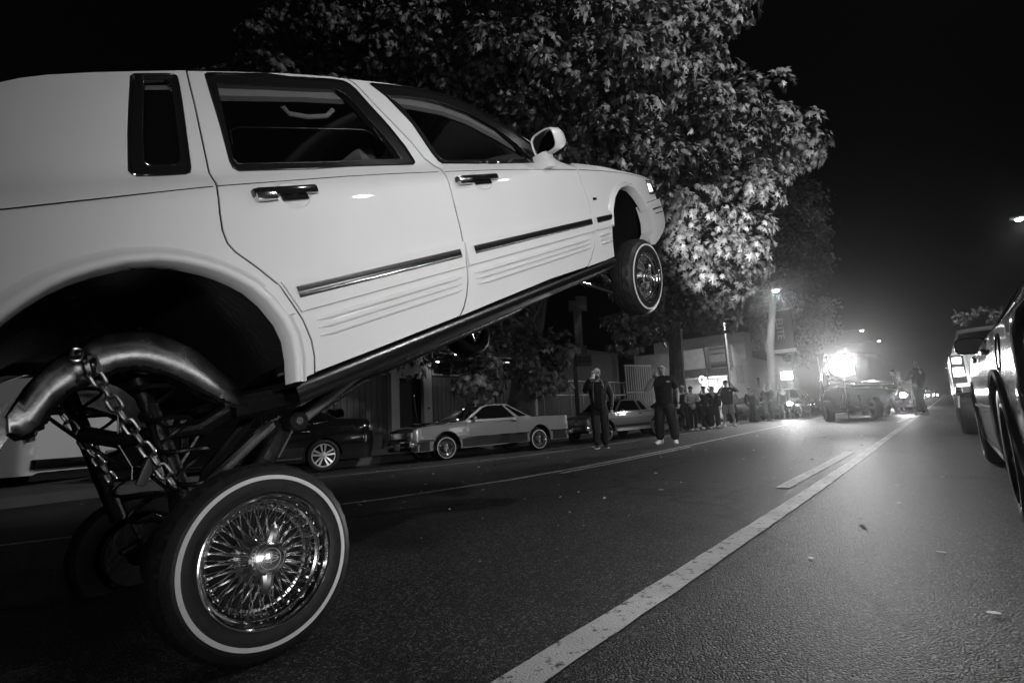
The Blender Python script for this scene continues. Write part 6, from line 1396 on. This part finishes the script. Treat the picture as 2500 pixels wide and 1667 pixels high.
# ------------------------------------------------------------------ people
SKIN = mat('skin', .20, .5, noise_amt=.08, noise_scale=20)
SKIND = mat('darker_skin', .16, .45, noise_amt=.08, noise_scale=20)
HAIR = mat('dark_hair', .012, .5)
def cloth(name, v, r=.8): return mat(name, v, r, spec=.12, noise_amt=.25, noise_scale=14, bump=.35, bump_scale=26)
BLK = cloth('black_cloth', .006); DRK = cloth('dark_cloth', .014); DENIM = cloth('dark_denim', .02); GRY = cloth('grey_cloth', .22); LGT = cloth('light_cloth', .5); LEATHER = mat('black_leather', .006, .42, spec=.3, bump=.4, bump_scale=18)
SHOE = cloth('white_shoe_leather', .62, .5); SHOED = cloth('dark_shoe', .03, .5); SOLE = cloth('white_sole', .6, .6)
def skin(name, nodes, edges, m, parent, sub=2):
    """nodes: {key: ((x, y, z), r)}; grows one continuous surface around the edges"""
    keys = list(nodes); ix = {k: i for i, k in enumerate(keys)}
    me = bpy.data.meshes.new(name); me.from_pydata([nodes[k][0] for k in keys], [(ix[a], ix[b]) for a, b in edges], [])
    o = bpy.data.objects.new(name, me); COL.objects.link(o)
    md = o.modifiers.new('s', 'SKIN'); md.use_smooth_shade = True
    lay = me.skin_vertices[0].data if me.skin_vertices else None
    if lay is None:
        bm = bmesh.new(); bm.from_mesh(me); bm.verts.layers.skin.verify(); bm.to_mesh(me); bm.free(); lay = me.skin_vertices[0].data
    for i, k in enumerate(keys):
        r = nodes[k][1]; lay[i].radius = r if isinstance(r, tuple) else (r, r); lay[i].use_root = (i == 0)
    ms = o.modifiers.new('u', 'SUBSURF'); ms.levels = sub; ms.render_levels = sub
    dg = bpy.context.evaluated_depsgraph_get(); nm = bpy.data.meshes.new_from_object(o.evaluated_get(dg)); nm.name = name
    bpy.data.objects.remove(o); bpy.data.meshes.remove(me)
    nm.materials.clear(); nm.materials.append(m)
    for p in nm.polygons: p.use_smooth = True
    o = bpy.data.objects.new(name, nm); COL.objects.link(o); o.parent = parent
    return o
def V3(*a): return Vector(a)
def person(loc, face, label, H=1.76, bulk=1.0, top=BLK, legs=DENIM, shoes=SHOE, skinm=SKIN, r_arm=None, l_arm=None, stride=.0, spread=.12, hair='short', cap=None, sleeve='long', lean=(0, 0), shorts=False, jacket=False, legbulk=1.0, bend=(0, 0), turn=0, group='people watching from the street', knee=(0.02, 0.02), head_tilt=0, beard=False):
    """local frame: facing -Y, right hand at -X; arms as (elbow, wrist) offsets from the shoulder, in units of height"""
    x, y = loc; root = thing('person', label, 'person', T(x, y, gz(x) if x > KERB else GZL, face), group)
    h = H; b = bulk
    px_, py_ = lean
    hip = V3(0, 0, .52 * h); ch = V3(px_ * .6, py_ * .6, .72 * h); nk = V3(px_, py_, .825 * h); hd = V3(px_ * 1.1 + bend[0], py_ * 1.1 + bend[1], .925 * h)
    sw = .112 * h * (.9 + .1 * b); N = {}; E = []
    N['pel'] = (hip, (.085 * h * b, .07 * h * b)); N['bel'] = (hip.lerp(ch, .5), (.078 * h * b, .062 * h * b)); N['ch'] = (ch, (.088 * h * b, .066 * h * b)); N['nk'] = (nk + V3(0, 0, -.005 * h), .032 * h); N['nk2'] = (nk + (hd - nk) * .35, .030 * h)
    E += [('pel', 'bel'), ('bel', 'ch'), ('ch', 'nk'), ('nk', 'nk2')]
    arms = {}
    for s, nm, a in ((-1, 'R', r_arm), (1, 'L', l_arm)):
        sh = V3(px_ * .9 + s * sw, py_ * .9, .795 * h)
        if a is None: a = ((s * .03, .01, -.17), (s * .02, -.03, -.32))
        el = sh + V3(*a[0]) * h; wr = sh + V3(*a[1]) * h
        arms[nm] = (sh, el, wr)
        N[nm + 'sh'] = (sh, .032 * h * b); N[nm + 'el'] = (el, .024 * h); N[nm + 'wr'] = (wr, .016 * h)
        E += [('ch', nm + 'sh'), (nm + 'sh', nm + 'el'), (nm + 'el', nm + 'wr')]
    L = {}
    for s, nm in ((-1, 'R'), (1, 'L')):
        hp = hip + V3(s * .05 * h, 0, -.02 * h); an = V3(s * spread * h * .5, s * stride * h, .045 * h); kn = hp.lerp(an, .5) + V3(s * .008 * h, -knee[0 if s < 0 else 1] * h, 0)
        L[nm] = (hp, kn, an); N[nm + 'hp'] = (hp, .055 * h); N[nm + 'kn'] = (kn, .034 * h); N[nm + 'an'] = (an, .024 * h)
        E += [('pel', nm + 'hp'), (nm + 'hp', nm + 'kn'), (nm + 'kn', nm + 'an')]
    # head joins the neck: cranium and jaw
    N['jaw'] = (hd + V3(0, -.014 * h, -.028 * h), (.036 * h, .042 * h)); N['cr'] = (hd + V3(0, .004 * h, .022 * h), (.044 * h, .052 * h)); N['tp'] = (hd + V3(0, .004 * h, .045 * h), (.034 * h, .040 * h))
    E += [('nk2', 'jaw'), ('jaw', 'cr'), ('cr', 'tp')]
    body = skin('body', N, E, skinm, root)
    hs = h / 1.76
    # face: nose, brow, ears, eyes, mouth
    mb = MB(); c = hd + V3(0, -.052 * h, -.006 * h)
    mb.add([c + V3(0, -.004, .022) * hs, c + V3(-.014, .006, -.022) * hs, c + V3(.014, .006, -.022) * hs, c + V3(0, -.024, -.018) * hs], [(0, 1, 3), (0, 3, 2), (1, 2, 3)])
    for s in (-1, 1): mb.rbox((hd.x + s * .078 * hs, hd.y + .01 * hs, hd.z), (.016 * hs, .035 * hs, .055 * hs), .006)
    mb.obj('face', skinm, body)
    mb = MB()
    for s in (-1, 1): mb.rbox((hd.x + s * .033 * hs, hd.y - .082 * hs, hd.z + .022 * hs), (.034 * hs, .018 * hs, .014 * hs), .004)
    mb.rbox((hd.x, hd.y - .080 * hs, hd.z - .052 * hs), (.05 * hs, .018 * hs, .010 * hs), .003)
    mb.obj('features', HAIR, body)
    if beard: mb = MB(); mb.rbox((hd.x, hd.y - .055 * hs, hd.z - .085 * hs), (.10 * hs, .06 * hs, .065 * hs), .02); mb.obj('beard', HAIR, root)
    # hands: palm, four fingers of different lengths and a thumb
    for nm in 'RL':
        sh, el, wr = arms[nm]; d = (wr - el).normalized(); s = -1 if nm == 'R' else 1
        up_ = V3(0, 0, 1) if abs(d.z) < .8 else V3(0, -1, 0); sd = d.cross(up_).normalized(); nn = sd.cross(d)
        HN = {'w': (wr, .020 * hs), 'p': (wr + d * .055 * hs, (.036 * hs, .017 * hs))}; HE = [('w', 'p')]
        for k, ln in enumerate((.062, .072, .068, .052)):
            o_ = sd * (k - 1.5) * .019 * hs; p0 = wr + d * .085 * hs + o_; p1 = p0 + d * ln * .55 * hs + nn * .012 * hs; p2 = p1 + d * ln * .40 * hs + nn * .026 * hs
            HN['a%d' % k] = (p0, .0095 * hs); HN['b%d' % k] = (p1, .009 * hs); HN['c%d' % k] = (p2, .0075 * hs); HE += [('p', 'a%d' % k), ('a%d' % k, 'b%d' % k), ('b%d' % k, 'c%d' % k)]
        t0 = wr + d * .03 * hs + sd * s * -.030 * hs; HN['t0'] = (t0, .011 * hs); HN['t1'] = (t0 + d * .035 * hs + sd * s * -.018 * hs + nn * .014 * hs, .010 * hs); HE += [('w', 't0'), ('t0', 't1')]
        skin('hand', HN, HE, skinm, body, 1)
    # clothes over the body
    TN = {}; TE = []
    k = 1.10
    TN['bel'] = (hip.lerp(ch, .45), (.088 * h * b, .074 * h * b)); TN['hem'] = (hip + V3(0, 0, -.075 * h), (.100 * h * b, .088 * h * b)); TN['ch'] = (ch, (.098 * h * b, .074 * h * b)); TN['nk'] = (nk + V3(0, 0, -.028 * h), (.052 * h, .046 * h))
    TE += [('hem', 'bel'), ('bel', 'ch'), ('ch', 'nk')]
    for nm in 'RL':
        sh, el, wr = arms[nm]; TN[nm + 's'] = (sh, .044 * h * (.6 + .4 * b)); TE.append(('ch', nm + 's'))
        if sleeve == 'long' or (sleeve == 'R' and nm == 'R'):
            TN[nm + 'e'] = (el, .036 * h * (.6 + .4 * b)); TN[nm + 'w'] = (el.lerp(wr, .92), .026 * h * (.7 + .3 * b)); TE += [(nm + 's', nm + 'e'), (nm + 'e', nm + 'w')]
        else:
            TN[nm + 'e'] = (sh.lerp(el, .8), .036 * h * (.6 + .4 * b)); TE += [(nm + 's', nm + 'e')]
    topo = skin('jacket' if jacket else 'shirt', TN, TE, top, root)
    LN = {'p0': (hip + V3(0, 0, .05 * h), (.088 * h * b, .072 * h * b)), 'p': (hip + V3(0, 0, .0), (.088 * h * b, .072 * h * b))}; LE = [('p0', 'p')]
    for nm in 'RL':
        hp, kn, an = L[nm]; LN[nm + 'h'] = (hp + V3(0, 0, -.03 * h), .066 * h * legbulk); LN[nm + 'k'] = (kn + (V3(0, 0, -.03 * h) if shorts else V3(0, 0, 0)), .052 * h * legbulk); LE += [('p', nm + 'h'), (nm + 'h', nm + 'k')]
        if not shorts:
            LN[nm + 'c'] = (kn.lerp(an, .6), .046 * h * legbulk); LN[nm + 'a'] = (an + V3(0, 0, -.012 * h), .044 * h * legbulk); LE += [(nm + 'k', nm + 'c'), (nm + 'c', nm + 'a')]
    skin('shorts' if shorts else 'trousers', LN, LE, legs, root)
    for nm, s in (('R', -1), ('L', 1)):
        hp, kn, an = L[nm]; q = radians(s * 14); M = Matrix.Translation((an.x, an.y, 0)) @ Matrix.Rotation(q, 4, 'Z') @ Matrix.Scale(hs, 4)
        rows = []
        for yy, wd, zt in ((.085, .020, .06), (.078, .036, .085), (.04, .040, .105), (-.02, .040, .095), (-.08, .045, .070), (-.14, .048, .055), (-.18, .040, .045), (-.205, .018, .032)):
            rows.append([M @ V3(-wd, yy, .012), M @ V3(-wd * 1.0, yy, zt * .55), M @ V3(-wd * .62, yy, zt), M @ V3(wd * .62, yy, zt), M @ V3(wd, yy, zt * .55), M @ V3(wd, yy, .012)])
        mb = MB(); mb.strip(rows); so = mb.obj('shoe', shoes, root, ang=60)
        mb = MB(); ring = [(.0, .09), (.036, .08), (.043, .0), (.050, -.10), (.048, -.16), (.022, -.212), (-.022, -.212), (-.048, -.16), (-.050, -.10), (-.043, .0), (-.036, .08)]
        mb.prism([M @ V3(a, c_, .0) for a, c_ in ring], (0, 0, .024 * hs)); mb.obj('sole', SOLE, so, smooth=False)
    # hair or cap
    cpt = hd + V3(0, .008 * hs, .028 * hs)
    def dome(r, sc, z0, m, nm, cut=-.2):
        mb = MB(); prof = []
        for k_ in range(9):
            q = cut + (pi / 2 - cut) * k_ / 8; prof.append((r * cos(q), r * sin(q)))
        mb.lathe(prof, 20, Matrix.Translation(cpt + V3(0, 0, z0)) @ Matrix.Diagonal((sc[0], sc[1], sc[2], 1))); return mb.obj(nm, m, root)
    if cap is not None:
        dome(.092 * hs, (.95, 1.12, .95), .012 * hs, cap[0], 'cap', -.05)
        mb = MB(); a = cap[1]; mb.prism([cpt + Matrix.Rotation(a, 3, 'Z') @ V3(xx, yy, .012) * hs for xx, yy in ((-.075, -.07), (-.06, -.15), (0, -.175), (.06, -.15), (.075, -.07))], (0, 0, .008)); mb.obj('cap_peak', cap[0], root, smooth=False)
    elif hair == 'short': dome(.088 * hs, (.98, 1.15, 1.0), .004 * hs, HAIR, 'hair', -.1)
    elif hair in ('long', 'bun'):
        dome(.092 * hs, (1.0, 1.15, 1.0), .0, HAIR, 'hair', -.2)
        if hair == 'long': mb = MB(); mb.tube([cpt + V3(0, .05, .02) * hs, cpt + V3(0, .085, -.10) * hs, cpt + V3(0, .085, -.26) * hs], [.075 * hs, .08 * hs, .05 * hs], 12, True, .6); mb.obj('hair_length', HAIR, root)
        else: mb = MB(); mb.lathe([(0, -.05), (.035, -.04), (.05, 0), (.035, .04), (0, .05)], 14, Matrix.Translation(cpt + V3(0, .03, .12) * hs)); mb.obj('hair_bun', HAIR, root)
    return root, arms, hd, hs, topo
def phone_at(root, p, yaw, label, m, tilt=0, s=1.0):
    t = thing('phone', label, 'phone', root.matrix_world @ Matrix.Translation(p) @ Matrix.Rotation(yaw, 4, 'Z') @ Matrix.Rotation(tilt, 4, 'Y') @ Matrix.Scale(s, 4), 'phones held up to film')
    mb = MB(); mb.rbox((0, 0, 0), (.078, .010, .158), .004); mb.obj('phone_body', m, t)
    mb = MB(); mb.rbox((.018, -.006, .055), (.032, .004, .034), .003); mb.obj('camera_bump', BLACKTRIM, t)
    return t
PHW = mat('pale_phone_case', .6, .4); PHB = mat('dark_phone_case', .03, .3)
fd_ = lambda x, y: math.atan2(-x, y) * 1.0     # turn so that the figure looks towards the camera (0, 0)
# man with raised phone, open leather jacket
r0, ar0, hd0, hs0, top0 = person((-5.90, 9.86), fd_(-5.90, 9.86) * -1 + pi * 0 if False else math.atan2(5.9, 9.86) * 1.0, 'man in an open black jacket and pale cap filming with a pale phone', 1.77, 1.10, LEATHER, DENIM, SHOED, SKIN,
    r_arm=((-.055, -.08, -.10), (.035, -.15, .085)), l_arm=((.05, .02, -.18), (.035, -.04, -.32)), spread=.10, stride=.03, cap=(cloth('pale_cap', .28), pi), jacket=True, legbulk=1.05, beard=True)
mb = MB(); mb.rbox((0, -.165, 1.15), (.16, .05, .60), .02); mb.obj('undershirt', BLK, r0)
mb = MB(); mb.tube([(.13, -.16, 1.30), (.12, -.13, 1.40), (.09, -.07, 1.47), (0, .02, 1.50)], [.012, .04, .04, .03], 8, True, .35); mb.obj('collar_lining', GRY, r0)
mb = MB(); mb.tube([(-.10, -.185, 1.02), (-.105, -.185, 1.20), (-.10, -.15, 1.36), (-.07, -.07, 1.46)], [.008, .014, .018, .015], 8, True, .4); mb.obj('collar_lining', GRY, r0)
mb = MB(); mb.tube([(-.05, -.11, 1.44), (-.03, -.185, 1.33), (-.01, -.195, 1.26), (.02, -.185, 1.33), (.05, -.11, 1.44)], .004, 6); mb.obj('necklace', CHROME, r0)
mb = MB(); mb.lathe([(0, -.016), (.012, 0), (0, .016)], 8, Matrix.Translation((-.01, -.20, 1.25))); mb.obj('pendant', CHROME, r0)
phone_at(r0, Vector((-.075, -.25, 1.60)), .15, 'pale phone held in front of the face of the man in the pale cap', PHW, .15)
# big man in dark top with a pale right sleeve
r1, ar1, hd1, hs1, top1 = person((-4.76, 10.75), math.atan2(4.76, 10.75) - .25, 'big bald man in a black top with one pale sleeve holding a phone edge on', 1.76, 1.28, BLK, DENIM, SHOE, SKIND,
    r_arm=((-.075, -.06, -.125), (.045, -.16, .03)), l_arm=((.05, .03, -.17), (.06, -.05, -.31)), spread=.20, stride=-.015, hair='none', sleeve='short', legbulk=1.3)
sh, el, wr = ar1['R']
mb = MB(); mb.tube([sh.lerp(el, .75), el, el.lerp(wr, .5), el.lerp(wr, .92)], [.062, .066, .06, .045], 14); mb.obj('pale_sleeve', cloth('pale_knit', .42), r1)
mb = MB(); mb.rbox((.15, -.135, 1.335), (.07, .012, .03), .004); mb.obj('shirt_logo', LGT, r1)
phone_at(r1, Vector((-.06, -.29, 1.50)), 1.35, 'dark phone seen edge on in the hand of the big bald man', PHB)
# the line of spectators
person((-7.15, 18.5), math.atan2(7.15, 18.5) + .3, 'woman with long dark hair and grey top standing at the left end of the spectators', 1.62, .92, GRY, BLK, SHOE, SKIN, r_arm=((-.04, -.02, -.16), (.06, -.12, -.20)), l_arm=((.04, -.04, -.16), (-.06, -.12, -.14)), hair='long', spread=.08, legbulk=.82)
r2, *_ = person((-6.95, 19.25), math.atan2(6.95, 19.25), 'woman in a short black top and leggings raising a phone with bare arms', 1.62, .92, BLK, BLK, SHOE, SKIN, r_arm=((-.06, -.08, -.09), (.05, -.16, .05)), l_arm=((.10, -.06, -.10), (.01, -.15, .05)), hair='long', sleeve='short', spread=.14, legbulk=.82)
phone_at(r2, Vector((.0, -.30, 1.42)), 0, 'phone raised by the woman in the short black top', PHB)
person((-7.05, 20.4), math.atan2(7.05, 20.4) + .5, 'person in black half hidden behind the man in the cap', 1.62, 1.1, BLK, DRK, SHOE, SKIN, r_arm=((-.03, -.05, -.14), (.05, -.12, .0)), hair='short')
r3, *_ = person((-6.52, 20.5), math.atan2(6.5, 20.4), 'big man in black cap and grey shorts, hands raised to his face', 1.80, 1.30, BLK, cloth('grey_shorts', .16), SHOE, SKIN, r_arm=((-.05, -.10, -.12), (.06, -.15, .09)), l_arm=((.14, -.03, -.06), (.0, -.14, .09)), cap=(BLK, -.6), sleeve='short', shorts=True, spread=.2, legbulk=1.25)
mb = MB(); mb.rbox((.13, -.19, 1.38), (.07, .012, .035), .004); mb.obj('shirt_logo', LGT, r3)
for s in (-1, 1): mb = MB(); mb.tube([(s * .18, 0, .10), (s * .175, 0, .30)], .055, 12); mb.obj('white_sock', LGT, r3)
person((-6.75, 24.4), math.atan2(6.75, 24.4) + .5, 'dark haired person in black standing second right of the man in the cap', 1.58, 1.05, BLK, DRK, SHOED, SKIN, hair='short')
person((-6.95, 25.6), math.atan2(6.95, 25.6) - .4, 'person in dark clothes between the two cars at the kerb', 1.50, 1.0, DRK, DENIM, SHOED, SKIN, hair='short')
person((-6.60, 26.6), math.atan2(6.6, 26.6), 'woman with her hair in a high bun and hands at her face', 1.72, 1.05, BLK, BLK, SHOE, SKIN, r_arm=((-.03, -.09, -.12), (.06, -.14, .08)), l_arm=((.06, -.08, -.11), (-.02, -.14, .08)), hair='bun', spread=.16)
person((-6.15, 27.6), math.atan2(6.15, 27.6) + .4, 'round shouldered person in dark jacket at the right end of the spectators', 1.66, 1.25, DRK, BLK, SHOED, SKIN, hair='short', lean=(.0, -.05))
person((-7.45, 21.7), math.atan2(7.45, 21.7), 'bareheaded person in dark jacket filling the gap left of the woman with the bun', 1.70, 1.1, DRK, DENIM, SHOE, SKIN, r_arm=((-.05, -.09, -.11), (.05, -.16, .06)), hair='short', spread=.14)
person((-7.2, 23.2), math.atan2(7.2, 23.2) + .3, 'person in a light grey sweatshirt with arms crossed at the kerb', 1.66, 1.05, GRY, BLK, SHOE, SKIN, r_arm=((-.03, -.05, -.16), (.08, -.13, -.14)), l_arm=((.03, -.05, -.16), (-.08, -.13, -.16)), hair='short')
person((-7.9, 19.6), math.atan2(7.9, 19.6), 'person with a pale cap behind the women at the left end of the spectators', 1.74, 1.05, DRK, DENIM, SHOED, SKIN, cap=(cloth('light_cap', .4), 0))
person((-2.05, 26.5), -1.2, 'person in a hooded dark top standing before the oncoming headlights', 1.74, 1.1, BLK, DRK, SHOED, SKIN, hair='short', r_arm=((-.05, -.09, -.11), (.05, -.16, .06)), spread=.15)
person((-12.4, 7.25), .6, 'person behind the tail of the black sedan by the grooved siding', 1.50, .95, BLK, DRK, SHOED, SKIN, r_arm=((-.05, -.07, -.12), (.02, -.12, .02)), cap=(cloth('light_cap', .4), 0), sleeve='short')
# people crossing the roadway in the glare
person((-.70, 22.0), -2.2, 'bald man in black with flared trousers and white shoes walking along the white line', 1.86, 1.08, BLK, BLK, SHOE, SKIN, r_arm=((-.03, -.09, -.13), (.02, -.18, -.14)), l_arm=((.02, -.08, -.14), (.0, -.19, -.16)), hair='none', stride=.09, spread=.10, lean=(0, .05), legbulk=1.15)
person((-1.62, 23.8), -2.0, 'man striding in dark clothes right of the raised fastback', 1.75, 1.0, DRK, BLK, SHOED, SKIN, stride=.13, spread=.10, r_arm=((-.05, .06, -.15), (-.02, .06, -.30)), l_arm=((.04, -.07, -.15), (.02, -.16, -.24)), legbulk=1.1)
person((-1.45, 27.2), -1.6, 'farther walking man in a checked shirt near the oncoming headlights', 1.72, 1.0, cloth('checked_shirt', .08), BLK, SHOED, SKIN, stride=.06, r_arm=((-.05, -.09, -.11), (.0, -.17, -.02)), cap=(DRK, 0))
# ------------------------------------------------------------------ night haze over the street, also made to imitate lens bloom round the lamps
if HAZE_DENSITY:
    mb = MB(); mb.box((-10, 155, 13.0), (150, 400, 30)); hz = mb.obj('haze', None, smooth=False); stuff(hz)
    hm = bpy.data.materials.new('haze'); hm.use_nodes = True; n = hm.node_tree.nodes; n.clear()
    o = n.new('ShaderNodeOutputMaterial'); v = n.new('ShaderNodeVolumePrincipled'); v.inputs['Density'].default_value = HAZE_DENSITY; v.inputs['Color'].default_value = (.8, .8, .8, 1); v.inputs['Anisotropy'].default_value = .93
    hm.node_tree.links.new(v.outputs[0], o.inputs['Volume']); hz.data.materials.append(hm)
